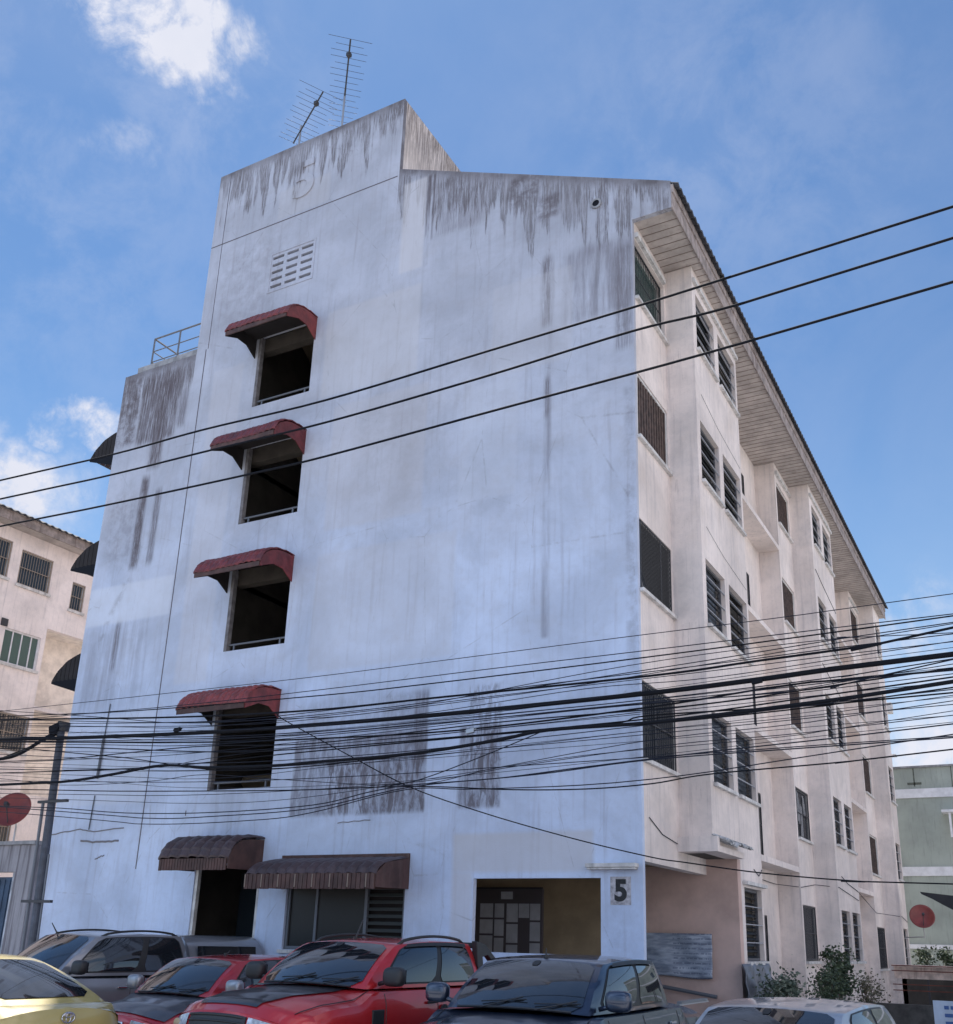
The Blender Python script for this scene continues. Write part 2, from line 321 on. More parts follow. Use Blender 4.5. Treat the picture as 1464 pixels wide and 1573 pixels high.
# ------------------------------------------------------------------ ground, road
def gz(y): return -.05*max(0, -y-4) if y > -14 else -.5
def ground_mat():
    m = bpy.data.materials.new('worn concrete yard'); m.use_nodes = True; t = N(m.node_tree); p = t.n['Principled BSDF']; p.inputs['Roughness'].default_value = .9
    tc = t.node('ShaderNodeTexCoord').outputs['Object']
    c = t.mix(t.ss(t.noise(tc, .35, 8, .6), .3, .7), (.42, .415, .41), (.55, .54, .53))
    c = t.mix(t.m('MULTIPLY', t.ss(t.noise(tc, 2.5, 8, .7), .5, .75), .5), c, (.16, .15, .14))
    b = t.node('ShaderNodeTexBrick'); t.put(b.inputs['Vector'], tc); b.inputs['Scale'].default_value = .25; b.inputs['Mortar Size'].default_value = .004
    b.offset = 0; b.inputs['Color1'].default_value = (1, 1, 1, 1); b.inputs['Color2'].default_value = (.93, .93, .93, 1); b.inputs['Mortar'].default_value = (.35, .34, .33, 1)
    c = t.mix(1, c, b.outputs[0], 'MULTIPLY'); t.put(p.inputs['Base Color'], c)
    bb = t.node('ShaderNodeBump'); bb.inputs['Strength'].default_value = .3; bb.inputs['Distance'].default_value = .02
    t.put(bb.inputs['Height'], t.noise(tc, 30, 5)); t.l.new(bb.outputs[0], p.inputs['Normal'])
    return m
M['ground'] = ground_mat(); M['asphalt'] = mat('asphalt', (.05, .05, .052), .9, var=.3, vscale=2, bump=.4, bscale=60)
g = MB()
ys = [-1500, -60, -14, -13.9, -10, -8, -6, -5, -4, 0, 30, 1500]; xs = [-1500, -60, -30, 0, 30, 60, 1500]
for a in range(len(xs)-1):
    for b in range(len(ys)-1):
        g.quad((xs[a], ys[b], gz(ys[b])), (xs[a+1], ys[b], gz(ys[b])), (xs[a+1], ys[b+1], gz(ys[b+1])), (xs[a], ys[b+1], gz(ys[b+1])))
tag(g.build('ground', M['ground']), kind='structure')
r_ = MB(); r_.box(-300, 300, -23, -16, -.56, -.495); tag(r_.build('road', M['asphalt']), kind='structure')
r_ = MB(); r_.box(-300, 300, -15.9, -15.7, -.5, -.37); tag(r_.build('kerb', M['concrete']), kind='structure')

# ------------------------------------------------------------------ the apartment block
B = empty('apartment_building', (0, 0, .1))
tag(B, 'five storey whitewashed apartment block with rain stained gable, red awnings and raised stair tower', 'building')
b = .553                                            # how far the bays stand out
XL, XT, XR, TT = -13.19, -10.85, -5.36, 19.75
def wall(mb, P, u0, u1, z0, z1, holes, t, cap_u0=True, cap_u1=True):
    """a wall u0..u1 x z0..z1 with rectangular holes; P(u, z, d): d=0 face, d=t back"""
    us = sorted({u0, u1, *[h[0] for h in holes], *[h[1] for h in holes]}); zs = sorted({z0, z1, *[h[2] for h in holes], *[h[3] for h in holes]})
    us = [u for u in us if u0 <= u <= u1]; zs = [z for z in zs if z0 <= z <= z1]
    nu, nz = len(us)-1, len(zs)-1
    def solid(a, c):
        if a < 0 or c < 0 or a >= nu or c >= nz: return False
        um, zm = (us[a]+us[a+1])/2, (zs[c]+zs[c+1])/2
        return not any(h[0] < um < h[1] and h[2] < zm < h[3] for h in holes)
    for a in range(nu):
        for c in range(nz):
            if not solid(a, c): continue
            A, Bq, C, D = us[a], us[a+1], zs[c], zs[c+1]
            mb.quad(P(A, C, 0), P(Bq, C, 0), P(Bq, D, 0), P(A, D, 0)); mb.quad(P(A, D, t), P(Bq, D, t), P(Bq, C, t), P(A, C, t))
            if not solid(a-1, c) and (a > 0 or cap_u0): mb.quad(P(A, C, 0), P(A, D, 0), P(A, D, t), P(A, C, t))
            if not solid(a+1, c) and (a < nu-1 or cap_u1): mb.quad(P(Bq, C, 0), P(Bq, C, t), P(Bq, D, t), P(Bq, D, 0))
            if not solid(a, c-1): mb.quad(P(A, C, 0), P(A, C, t), P(Bq, C, t), P(Bq, C, 0))
            if not solid(a, c+1): mb.quad(P(A, D, 0), P(Bq, D, 0), P(Bq, D, t), P(A, D, t))
PF = lambda u, z, d: (u, d, z)
W0, W1, T = -8.86, -7.33, .1
ZF = [2.168+2.2+2.8*k for k in range(4)]; ZFT = [6.19, 8.97, 11.79, 14.55]
stair_holes = [(W0, W1, ZF[k], ZFT[k]) for k in range(4)]
vent = []
for i in range(3):
    for j in range(5):
        x0 = -8.79+i*.42; z0 = 15.79+j*.195; vent.append((x0, x0+.33, z0, z0+.078))
fw = MB()
wall(fw, PF, XL, XT, 0, 14.65, [], T, cap_u1=False)
wall(fw, PF, XT, XR, 0, TT, stair_holes+vent+[(-8.97, -7.36, -.01, 2.95), (-6.72, -4.2, 1.5, 2.75)], .1)

wall(fw, PF, XR, 0, 0, 14.48, [(-2.89, -.676, 1.565, 2.685), (XR, -4.2, 1.5, 2.75)], T, cap_u0=False)
fw.prism([(XR, 14.48), (.752, 14.48), (.752, 15.065), (XR, 17.795)], 'y', 0, T)
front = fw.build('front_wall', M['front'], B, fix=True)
tag(front, 'stained white gable wall')
# tower and parapet returns, and everything that closes the volume
sd = MB()
sd.box(XR-.2, XR, T, 5.5, 14.6, TT); sd.box(XT, XT+.2, T, 5.5, 0, TT); sd.box(XT+.2, XR-.2, 5.3, 5.5, 0, TT)
sd.box(XL, XL+.2, T, 26.1, 0, 14.65); sd.box(XL, XR, 25.9, 26.1, 0, 15)
tw = sd.build('tower_wall', M['side'], B)
rf = MB(); rf.box(XT+.2, XR-.2, T, 5.3, 19.2, 19.35); rf.box(XL+.2, XT, T, 25.9, 14.1, 14.25); rf.box(XT, XR, 5.5, 25.9, 14.1, 14.25)
rf.box(-12.79, XT, .0, .2, 14.655, 14.80)
rf.build('flat_roof', M['concrete'], B)
# side wall at x=0: first window bay
P0 = lambda u, z, d: (-d, u, z)
PB = lambda u, z, d: (b-d, u, z)
PR = lambda u, z, d: (-.54-d, u, z)
Y1, Y2, Y3, Y4, Y5, Y6, Y7, Y8 = 1.78, 4.92, 10.85, 12.62, 15.83, 22.36, 24.4, 26.1
SZ, TZ = 4.35, 5.60
fl = [0, 2.8, 5.6, 8.4]
s = MB()
wall(s, P0, T, Y1+.0, 2.93, 14.5, [(T+.0, 1.72, 4.48+k, 5.74+k) for k in fl], .2, cap_u0=False)
s.box(-.2, 0, Y1, 3.2, 2.93, 3.2)                                        # beam carried on under the bay
wall(s, PB, Y1+.2, Y2, 3.2, 14.5, [(1.99, 3.22, SZ+k, TZ+k) for k in fl]+[(3.5, 4.8, SZ+k, TZ+k) for k in fl], .2)
s.box(-.2, b, Y1, Y1+.2, 3.2, 14.5)                                      # return
wall(s, PB, 3.4, Y2, 0, 3.2, [(3.6, 4.80, 1.50, 2.75)], .2)
wall(s, PR, Y2-.2, Y3+.2, 0, 14.5, [(8.3, 9.62, .95+k, 2.45+k) for k in [0, 2.8, 5.6, 8.4, 11.2]], .2)
s.box(-.54, b-.2, Y2-.2, Y2, 0, 14.5)
for k in range(4): s.box(-.54, 0, Y2, Y3, 3.49+2.8*k, 3.62+2.8*k)
s.box(-.54, -.2, Y3, Y3+.2, 0, 14.5)
wall(s, P0, Y3, Y4, 0, 14.5, [(10.98, 12.45, 1.45, 2.75)]+[(10.98, 12.45, SZ+k, TZ+k) for k in fl], .2)
s.box(-.2, b, Y4, Y4+.2, 0, 14.5)
wall(s, PB, Y4+.2, Y5, 0, 14.5, [(12.92, 14.12, SZ+k, TZ+k) for k in [-2.9]+fl]+[(14.5, 15.7, SZ+k, TZ+k) for k in [-2.9]+fl], .2)
wall(s, PR, Y5-.2, Y6+.2, 0, 14.5, [(20.0, 21.2, .95+k, 2.45+k) for k in [0, 2.8, 5.6, 8.4, 11.2]], .2)
s.box(-.54, b-.2, Y5-.2, Y5, 0, 14.5)
for k in range(4): s.box(-.54, 0, Y5, Y6, 3.49+2.8*k, 3.62+2.8*k)
s.box(-.54, -.2, Y6, Y6+.2, 0, 14.5)
wall(s, P0, Y6, Y7, 0, 14.5, [(22.5, 24.2, 1.15, 2.5)]+[(22.5, 24.2, SZ+k-.1, TZ+k) for k in fl], .2)
s.box(-.2, b, Y7, Y7+.2, 0, 14.5)
wall(s, PB, Y7+.2, Y8, 0, 14.5, [(24.75, 25.9, SZ+k-.15, TZ+k-.1) for k in [-3]+fl], .2)
s.box(-.54, b-.2, Y8-.2, Y8, 0, 14.5)
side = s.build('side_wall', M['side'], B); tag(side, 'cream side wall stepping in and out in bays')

# interiors: floors, partitions (dark in the paint itself, as unlit rooms look)
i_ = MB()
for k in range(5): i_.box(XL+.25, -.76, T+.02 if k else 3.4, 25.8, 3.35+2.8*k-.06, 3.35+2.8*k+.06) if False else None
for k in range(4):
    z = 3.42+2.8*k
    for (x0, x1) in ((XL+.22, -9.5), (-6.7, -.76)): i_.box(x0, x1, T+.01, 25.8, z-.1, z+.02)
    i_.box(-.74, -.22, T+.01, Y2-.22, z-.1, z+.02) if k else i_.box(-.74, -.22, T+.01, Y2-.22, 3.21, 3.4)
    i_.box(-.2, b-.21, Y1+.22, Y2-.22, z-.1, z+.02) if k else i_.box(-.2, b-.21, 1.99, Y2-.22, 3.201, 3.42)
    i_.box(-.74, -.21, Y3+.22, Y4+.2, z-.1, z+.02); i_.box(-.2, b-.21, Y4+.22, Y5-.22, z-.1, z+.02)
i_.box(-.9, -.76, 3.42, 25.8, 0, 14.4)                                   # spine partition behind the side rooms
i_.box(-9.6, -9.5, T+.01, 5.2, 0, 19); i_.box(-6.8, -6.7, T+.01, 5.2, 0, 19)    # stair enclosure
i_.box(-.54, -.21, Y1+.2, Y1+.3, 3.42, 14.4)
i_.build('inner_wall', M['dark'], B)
# the stair: landings and flights seen from below
st = MB()
for k in range(5):
    z = 3.42+2.8*k
    st.box(-9.5, -6.8, 3.6, 5.2, z-.14, z)
    st.obox((-8.8, 2.6, z+.62), (.6, 0, 0), (0, 1.15, -.78), (0, .05, .07)); st.obox((-7.45, 2.6, z+2.05), (.6, 0, 0), (0, 1.15, .7), (0, -.05, .07))
    st.obox((-8.15, 1.2, z+.55), (.55, 0, -.42), (0, .25, 0), (.05, 0, .07))
lt_ = MB()
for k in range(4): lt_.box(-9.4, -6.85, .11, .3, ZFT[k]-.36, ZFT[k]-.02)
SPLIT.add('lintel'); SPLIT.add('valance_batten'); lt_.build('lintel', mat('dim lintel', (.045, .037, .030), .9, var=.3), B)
st.build('stair', M['inner'], B)
# ground floor lobby
lob = MB()
lob.box(-1.5, b-.001, 3.2, 3.4, 0, 3.2); lob.build('lobby_wall', M['brownwall'], B); lob = MB(); lob.box(-5.3, -1.501, 3.2, 3.4, 0, 3.2); tag(lob.build('lobby_wall', mat('ochre lobby paint', (.34, .25, .15), .85, var=.25, vscale=1.5), B), 'ochre back wall of the lobby')
lob = MB(); lob.box(-5.3, -5.2, T+.01, 3.19, 0, 3.2); lob.box(-5.2, -.2, T+.01, 3.19, 3.08, 3.2); lob.build('lobby_ceiling', M['inner'], B)
lob = MB(); lob.box(-5.2, 0, T, 3.2, .0, .12); lob.build('lobby_floor', M['concrete'], B)
bd = MB(); bd.box(-4.62, -3.17, 3.13, 3.197, 1.05, 2.70); board = bd.build('notice_board', mat('dark board', (.10, .085, .09), .6), B)
pp = MB(); random.seed(3)
cols = [(-4.5, .28), (-4.18, .20), (-3.92, .24), (-3.66, .22), (-3.42, .21)]
for cx, cw in cols:
    z = 2.42
    while z > 1.2:
        hgt = random.choice((.26, .30, .34))
        if random.random() > .18: pp.box(cx, cx+cw, 3.118, 3.126, z-hgt, z)
        z -= hgt+.035
pp.box(-4.05, -3.8, 3.118, 3.126, 2.5, 2.64)
pp.build('notice', M['paper'], board)
bp = MB(); bp.box(-4.63, -3.16, 3.10, 3.14, 2.69, 2.72)
bp.build('board_frame', M['iron'], board)

# corner ledge, pipe, grooves, cracks
q = MB(); q.box(-.87, -.06, -.16, -.001, 2.83, 2.89); q.box(-.85, -.08, -.14, -.001, 2.80, 2.828); q.build('ledge', M['trim'], B, bevel=.006)
q = MB(); q.tube([(-.712, -.02, 15.1), (-.712, .12, 15.1)], .075, 12); q.build('drain_hole', M['cable'], B)
q = MB(); n = 16
for j in range(n):
    a0, a1 = 2*PI*j/n, 2*PI*(j+1)/n
    q.quad(*[(-.712+r*math.cos(a), -.03, 15.1+r*math.sin(a)) for r, a in ((.07, a0), (.07, a1), (.11, a1), (.11, a0))])
    q.quad(*[(-.712+.11*math.cos(a), y, 15.1+.11*math.sin(a)) for y, a in ((-.03, a0), (-.03, a1), (.0, a1), (.0, a0))])
q.build('drain_collar', M['concrete'], B)
q = MB()
def groove(x0, z0, x1, z1, wd=.012, y=-.004):
    d = Vector((x1-x0, 0, z1-z0)).normalized(); nrm = Vector((-d.z, 0, d.x))
    a, c = Vector((x0, y/2, z0)), Vector((x1, y/2, z1)); ax = (c-a)/2
    q.obox((a+c)/2, ax, (0, -y/2, 0), nrm*wd)
groove(-10.56, 2.9, -10.56, 14.7, .012); groove(-10.50, 14.7, -10.50, 19.7, .008); groove(XT, 17.62, XR-.05, 17.62, .013)
groove(-9.4, 3.9, -9.4, 4.0, .01)
q.build('joint_line', mat('dark joint', (.12, .11, .125), .9), B)
q = MB()
def wiggle(pts, r=.012, y=-.006):
    P = []
    for k in range(len(pts)-1):
        for j in range(6):
            f = j/6; P.append((pts[k][0]*(1-f)+pts[k+1][0]*f, y, pts[k][1]*(1-f)+pts[k+1][1]*f+random.uniform(-.012, .012)))
    P.append((pts[-1][0], y, pts[-1][1])); q.tube(P, r, 5)
wiggle([(-13.17, 3.62), (-12.4, 3.72), (-11.9, 3.66), (-11.05, 3.71)]); wiggle([(-12.25, 3.47), (-11.7, 3.44), (-11.15, 3.46)], .02); wiggle([(-11.5, 3.18), (-11.65, 3.14), (-11.75, 3.1)], .01)
wiggle([(-5.7, 3.66), (-5.0, 3.68)], .008)
q.build('plaster_crack', mat('crack shade', (.2, .19, .2), .9), B)
# thin drain pipes down the left part of the gable
q = MB(); q.tube([(-12.0, -.03, 5.6), (-12.02, -.03, 4.75)], .028, 6); q.tube([(-11.97, -.02, 6.35), (-12.0, -.02, 5.6)], .012, 6); q.tube([(-12.02, -.02, 4.4), (-12.05, -.02, 3.7)], .012, 6)
q.build('wall_pipe', M['steelrail'], B)

q = MB()
for (xa, xb, za, zb) in ((-8.86, -7.55, 15.68, 15.72), (-8.86, -7.55, 16.72, 16.76), (-8.86, -8.82, 15.72, 16.72), (-7.59, -7.55, 15.72, 16.72)): q.box(xa, xb, -.014, -.001, za, zb)
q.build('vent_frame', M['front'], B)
# numbers
def text_mesh(name, s, size, m, parent, loc, depth, off=0, rot=(PI/2, 0, 0)):
    cu = bpy.data.curves.new(name, 'FONT'); cu.body = s; cu.size = size; cu.extrude = depth; cu.offset = off; cu.align_x = 'CENTER'; cu.resolution_u = 6
    o = bpy.data.objects.new(name, cu); COL.objects.link(o)
    bpy.context.view_layer.update(); me = bpy.data.meshes.new_from_object(o.evaluated_get(bpy.context.evaluated_depsgraph_get()))
    bpy.data.objects.remove(o); bpy.data.curves.remove(cu)
    me.materials.clear(); me.materials.append(m); me.transform(Matrix.Translation(loc) @ Matrix.Rotation(PI/2, 4, 'X')); loc = rot = (0, 0, 0); o = bpy.data.objects.new(name, me); COL.objects.link(o); o.parent = parent; o.location = loc; o.rotation_euler = rot
    return o
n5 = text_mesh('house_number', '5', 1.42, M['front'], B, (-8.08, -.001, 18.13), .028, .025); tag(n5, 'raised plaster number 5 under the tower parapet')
q = MB(); q.box(-.52, -.19, -.004, -.0005, 2.29, 2.70); pl = q.build('number_panel', mat('old panel paint', (.44, .42, .44), .9, var=.45, vscale=14), B)
n6 = text_mesh('house_number', '5', 0.42, mat('black paint', (.02, .02, .022), .7, var=.5, vscale=20), B, (-.352, -.006, 2.36), .003, .017); tag(n6, 'black painted number 5 beside the lobby opening')

# sills, railings and window fittings
def sill_front(x0, x1, z):
    q = MB(); q.box(x0-.02, x1+.02, -.035, .001, z-.05, z-.003); return q
for k in range(4):
    f_ = MB(); f_.tube([(W0+.01, .06, ZF[k]+.14), (W1-.01, .06, ZF[k]+.14)], .022, 8)
    for x in (W0+.17, W1-.17): f_.box(x-.015, x+.015, .045, .075, ZF[k], ZF[k]+.14)
    f_.build('window_rail', M['steelrail'], B)
    f_ = MB(); f_.box(W0-.05, W0+.03, -.006, .098, ZF[k], ZFT[k]-.03); f_.build('window_jamb', M['jamb'], B)  # dark grey strip over the left reveal
# tile awnings over the stair windows
def awning(zt, x0, x1, dark=False):
    fk = random.uniform(.75, 1.25); red = mat('faded red tile sheet', (.17*fk, .024*fk+.006*(fk > 1), .026*fk), .5, var=.45, vscale=5, bump=.3, bscale=14, dirt=((.05, .03, .03), random.uniform(.3, .6)))
    prof = [(0, 0), (-.25, .0), (-.46, -.025), (-.64, -.085), (-.80, -.19), (-.90, -.32), (-.94, -.45)]
    if dark: prof = [(0, .02), (-.38, .0), (-.62, -.05), (-.76, -.14), (-.85, -.27), (-.89, -.40)]; n = 7
    a = MB(); n = 7 if dark else 12
    def pt(v):
        v *= len(prof)-1; i = min(int(v), len(prof)-2); f = v-i
        return prof[i][0]*(1-f)+prof[i+1][0]*f, prof[i][1]*(1-f)+prof[i+1][1]*f
    NU = n*6; rows = 5
    ph = random.uniform(0, 6)
    def fn(u, v):
        y, z = pt(v); z += .014*math.sin(u*5+ph)*v+.008*math.sin(u*17+ph*2)*v; wv = (.05 if dark else .026)*abs(math.sin(PI*u*n)); row = (v*rows) % 1; lift = .022*row
        nx = (-.3, 1) if v < .5 else (-1, .6)
        return (x0+(x1-x0)*u, y+nx[0]*(wv+lift)*.8, zt+z+nx[1]*(wv+lift)*.8)
    a.grid(fn, NU, 30)
    o = a.build('awning', M['awn_dark'] if dark else red, B, smooth=False)
    sm = o.modifiers.new('solid', 'SOLIDIFY'); sm.thickness = .02; sm.offset = 0
    c = MB()                                                            # cheeks
    for x in (x0+.01, x1-.03):
        if dark: out = [(y, zt+z-.03) for y, z in prof]+[(-.88, zt-.58), (0, zt-.56)]
        else: out = [(y, zt+z-.02) for y, z in prof]+[(-.93, zt-.54), (-.80, zt-.48), (-.58, zt-.38), (-.30, zt-.38), (0, zt-.56)]
        c = MB(); c.prism(out, 'x', x, x+.02); c.build('awning_cheek', M['valance'] if dark else (red if x > (x0+x1)/2 else M['awn_under']), o)  # left cheek of the red awnings painted near-black for shade
    v_ = MB()
    if dark:
        nb = 24
        for j in range(nb):
            xa = x0+.03+(x1-x0-.06)*j/nb; v_.box(xa, xa+(x1-x0-.06)/nb-.012, -.905, -.885, zt-.60-random.uniform(0, .008), zt-.40)
    else: v_.box(x0+.03, x1-.03, -.955, -.93, zt-.54, zt-.445)
    v_.build('awning_valance', M['valance'], o)
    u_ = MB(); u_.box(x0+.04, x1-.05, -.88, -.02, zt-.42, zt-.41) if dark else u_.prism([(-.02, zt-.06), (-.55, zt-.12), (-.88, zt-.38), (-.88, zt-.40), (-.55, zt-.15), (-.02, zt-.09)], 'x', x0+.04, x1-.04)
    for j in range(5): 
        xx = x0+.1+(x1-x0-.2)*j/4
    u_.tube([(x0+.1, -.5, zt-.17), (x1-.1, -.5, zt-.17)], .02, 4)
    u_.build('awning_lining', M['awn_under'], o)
    return o
for k, zt in enumerate((6.22, 9.0, 11.82, 14.58)):
    o = awning(zt, -9.02, -7.28); tag(o, 'red tiled awning over a stair window')
o = awning(3.40, -9.02, -7.33, dark=True); tag(o, 'weathered brown awning over the stair door')
# long flat canopy over the ground floor window
q = MB(); q.box(-6.85, -4.13, -.05, -.001, 2.52, 3.10); cn = q.build('canopy', M['valance'], B); tag(cn, 'long weathered brown canopy over the ground floor window')
def fnc(u, v):
    x = -6.85+2.72*u; wv = .030*abs(math.sin(PI*u*13))
    pr = [(-.06, 3.02), (-.40, 2.97), (-.75, 2.89), (-.90, 2.80), (-.96, 2.70)]; v *= 4; i = min(int(v), 3); f = v-i
    return (x, pr[i][0]*(1-f)+pr[i+1][0]*f-wv, pr[i][1]*(1-f)+pr[i+1][1]*f+wv)
q = MB(); q.grid(fnc, 110, 10); q.build('canopy_sheet', M['awn_dark'], cn)
q = MB(); nb = 30
for j in range(nb): xa = -6.84+2.70*j/nb; q.box(xa, xa+2.70/nb-.014, -.975, -.95, 2.48-random.uniform(0, .015), 2.72)
q.prism([(-.05, 3.02), (-.7, 2.90), (-.95, 2.72), (-.95, 2.50), (-.05, 2.52)], 'x', -6.86, -6.84); q.prism([(-.05, 3.02), (-.7, 2.90), (-.95, 2.72), (-.95, 2.50), (-.05, 2.52)], 'x', -4.16, -4.13)
q.build('canopy_valance', M['valance'], cn)
q = MB()
for j in range(0, 30, 4): q.box(-6.84+2.70*j/nb, -6.84+2.70*j/nb+.022, -.983, -.976, 2.50, 2.71)
q.build('valance_batten', mat('pale batten', (.22, .17, .14), .8), cn)
# ground floor window behind the canopy
gwin = MB(); gwin.box(-6.72, -6.66, .05, .12, 1.5, 2.75); gwin.box(-4.26, -4.2, .05, .12, 1.5, 2.75); gwin.box(-6.66, -4.26, .05, .12, 1.5, 1.56); gwin.box(-5.05, -4.99, .06, .12, 1.56, 2.75); gwin.box(-6.1, -6.05, .06, .12, 1.56, 2.75)
gw = gwin.build('window', M['steelrail'], B)
q = MB(); q.box(-6.66, -6.1, .085, .095, 1.56, 2.75); q.box(-6.05, -5.05, .085, .095, 1.56, 2.75); q.build('pane', mat('dusty dark pane', (.014, .013, .012), .35, spec=.25), gw)
q = MB()
for j in range(10): q.obox((-4.63, .09, 1.62+j*.115), (.35, 0, 0), (0, .03, .025), (0, .0025, -.003))
q.build('louvre', mat('dim louvre', (.07, .08, .08), .5), gw)
q = MB(); q.box(-6.7, -4.2, .2, .21, 1.5, 2.75); q.build('curtain', M['awn_under'], gw)  # near-black board added to darken the opening behind the louvre
q = MB(); q.box(-6.78, -4.15, -.05, .001, 1.44, 1.495); q.build('sill', M['trim'], gw)
q = MB(); q.box(-8.97, -8.90, .02, .1, 0, 2.95); q.box(-7.43, -7.36, .02, .1, 0, 2.95); dr = q.build('door_frame', M['trim'], B)
q = MB(); q.box(-8.9, -7.43, 1.2, 1.26, 0, 2.9); q.build('door', M['glassd'], B)

def rail_grille(mb, X, y0, y1, z0, z1, style, r=.008):
    if style == 'vert':
        n = int((y1-y0)/.09)
        for j in range(1, n): mb.box(X-.005, X+.005, y0+(y1-y0)*j/n-.006, y0+(y1-y0)*j/n+.006, z0, z1)
        for zz in (z0+.02, (z0+z1)/2, z1-.02): mb.box(X-.009, X+.009, y0, y1, zz-.01, zz+.01)
    if style == 'diag':
        h = z1-z0; n = 18
        for j in range(-9, n):
            a = y0+(y1-y0)*j/n*1.0; L = h
            ya, yb, za, zb = a, a+L, z1, z0
            if ya < y0: za -= (y0-ya); ya = y0
            if yb > y1: zb += (yb-y1); yb = y1
            if za > zb+.02: mb.tube([(X, ya, za), (X, yb, zb)], .009, 4)
        mb.box(X-.01, X+.01, y0+(y1-y0)*.66-.015, y0+(y1-y0)*.66+.015, z0, z1)
    if style == 'orn':
        rail_grille(mb, X, y0, y1, z0, z1, 'vert')
        rnd = random.Random(5)
        for j in range(10):
            c = (y0+.15+rnd.random()*(y1-y0-.3), z0+.12+rnd.random()*(z1-z0-.24)); pts = [(X, c[0]+.09*math.cos(a*PI/5), c[1]+.09*math.sin(a*PI/5)) for a in range(11)]
            mb.tube(pts, .006, 4, False)
        mb.box(X-.01, X+.01, y0+(y1-y0)*.36-.015, y0+(y1-y0)*.36+.015, z0, z1)
    for (ya, yb, za, zb) in ((y0, y0+.025, z0, z1), (y1-.025, y1, z0, z1), (y0, y1, z0, z0+.025), (y0, y1, z1-.025, z1)): mb.box(X-.012, X+.012, ya, yb, za, zb)

def side_window(X, y0, y1, z0, z1, kind, parent, sillo=.07, rnd=random.Random(2)):
    """a window in a wall whose outer face is x=X"""
    f = MB(); xf = X-.14
    if kind == 'louvre': xf = X-.10
    elif kind in ('vert', 'diag', 'orn', 'shutter'): xf = X-.05
    if kind in ('diag', 'orn') or (kind == 'shutter' and y0 < 1): xf = X-.035
    for (ya, yb, za, zb) in ((y0, y0+.045, z0, z1), (y1-.045, y1, z0, z1), (y0+.045, y1-.045, z0, z0+.045), (y0+.045, y1-.045, z1-.045, z1)): f.box(xf-.03, xf+.02, ya, yb, za, zb)
    fr = f.build('window', M['trim'] if kind != 'dark' else M['iron'], parent)
    if kind == 'louvre': fr.data.materials[0] = M['frame_dk']
    g = MB()
    if kind == 'louvre':
        n = 12; 
        for j in range(n):
            z = z0+.07+(z1-z0-.12)*j/(n-1); tilt = rnd.uniform(.3, .9)
            g.obox((xf-.02, (y0+y1)/2, z), (0, (y1-y0)/2-.05, 0), (.035*math.cos(tilt), 0, -.035*math.sin(tilt)), (.002, 0, .003))
        g.build('louvre', M['slat'], fr)
        d = MB(); d.box(xf-.09, xf-.08, y0+.02, y1-.02, z0, z1); d.build('curtain', M[rnd.choice(('dark', 'dark', 'dark', 'curt1', 'curt2'))], fr)  # the 'dark' ones are near-black sheets painting in an unlit room
        br = MB()
        for j in range(1, 4): zz = z0+(z1-z0)*j/4; br.box(X-.03, X-.005, y0+.005, y1-.005, zz-.009, zz+.009)
        br.build('window_bar', M['bar'], fr)
        for j in range(1, 7): pass
    elif kind == 'green': g.box(xf-.01, xf, y0+.045, y1-.045, z0+.045, z1-.045); g.build('pane', M['glassg'], fr)
    elif kind == 'shutter':
        n = int((y1-y0)/.07)
        for j in range(n): ya = y0+.045+(y1-y0-.09)*j/n; g.box(xf-.01, xf+.012*(j % 2), ya, ya+(y1-y0-.09)/n*.82, z0+.045, z1-.045)
        g.box(xf-.03, xf-.02, y0, y1, z0, z1)
        g.build('shutter', M['rustgrille'], fr)
    else:
        g.box(xf-.01, xf, y0+.045, y1-.045, z0+.045, z1-.045); g.build('pane', M['glassd'], fr)
    if kind in ('vert', 'diag', 'orn', 'green', 'dark'):
        gr = MB(); rail_grille(gr, X-.04, y0+.01, y1-.01, z0+.01, z1-.01, {'green': 'vert', 'dark': 'vert'}.get(kind, kind)); gr.v = [(x+(.03 if kind != 'green' else -.03), y, z) for x, y, z in gr.v]; gr.build('grille', M['iron'], fr)
    if sillo:
        q = MB(); q.box(X-.1, X+sillo, y0-.05, y1+.06, z0-.065, z0-.005); q.build('sill', M['trim'], fr)
    return fr
for k, kd in zip(fl, ('orn', 'diag', 'shutter', 'green')): side_window(0, T+.03, 1.70, 4.49+k, 5.73+k, kd, B)
for k in fl:
    for (a, c) in ((2.0, 3.21), (3.51, 4.79), (12.93, 14.11), (14.51, 15.69)): side_window(b, a, c, SZ+k+.01, TZ+k-.01, 'louvre', B)
    side_window(0, 10.99, 12.44, SZ+k+.01, TZ+k-.01, 'shutter' if k else 'vert', B)
    side_window(0, 22.51, 24.19, SZ+k-.09, TZ+k-.01, 'shutter', B); side_window(b, 24.76, 25.89, SZ+k-.14, TZ+k-.11, 'louvre', B)
side_window(b, 3.61, 4.79, 1.51, 2.74, 'louvre', B); side_window(0, 10.99, 12.44, 1.46, 2.74, 'vert', B)
side_window(b, 12.93, 14.11, 1.46, 2.69, 'louvre', B); side_window(b, 14.51, 15.69, 1.46, 2.69, 'louvre', B)
side_window(0, 22.51, 24.19, 1.16, 2.49, 'vert', B); side_window(b, 24.76, 25.89, 1.21, 2.49, 'louvre', B)
for k in [0, 2.8, 5.6, 8.4, 11.2]:
    side_window(-.54, 8.31, 9.61, .96+k, 2.44+k, 'dark', B, sillo=0); side_window(-.54, 20.01, 21.19, .96+k, 2.44+k, 'dark', B, sillo=0)
q = MB()
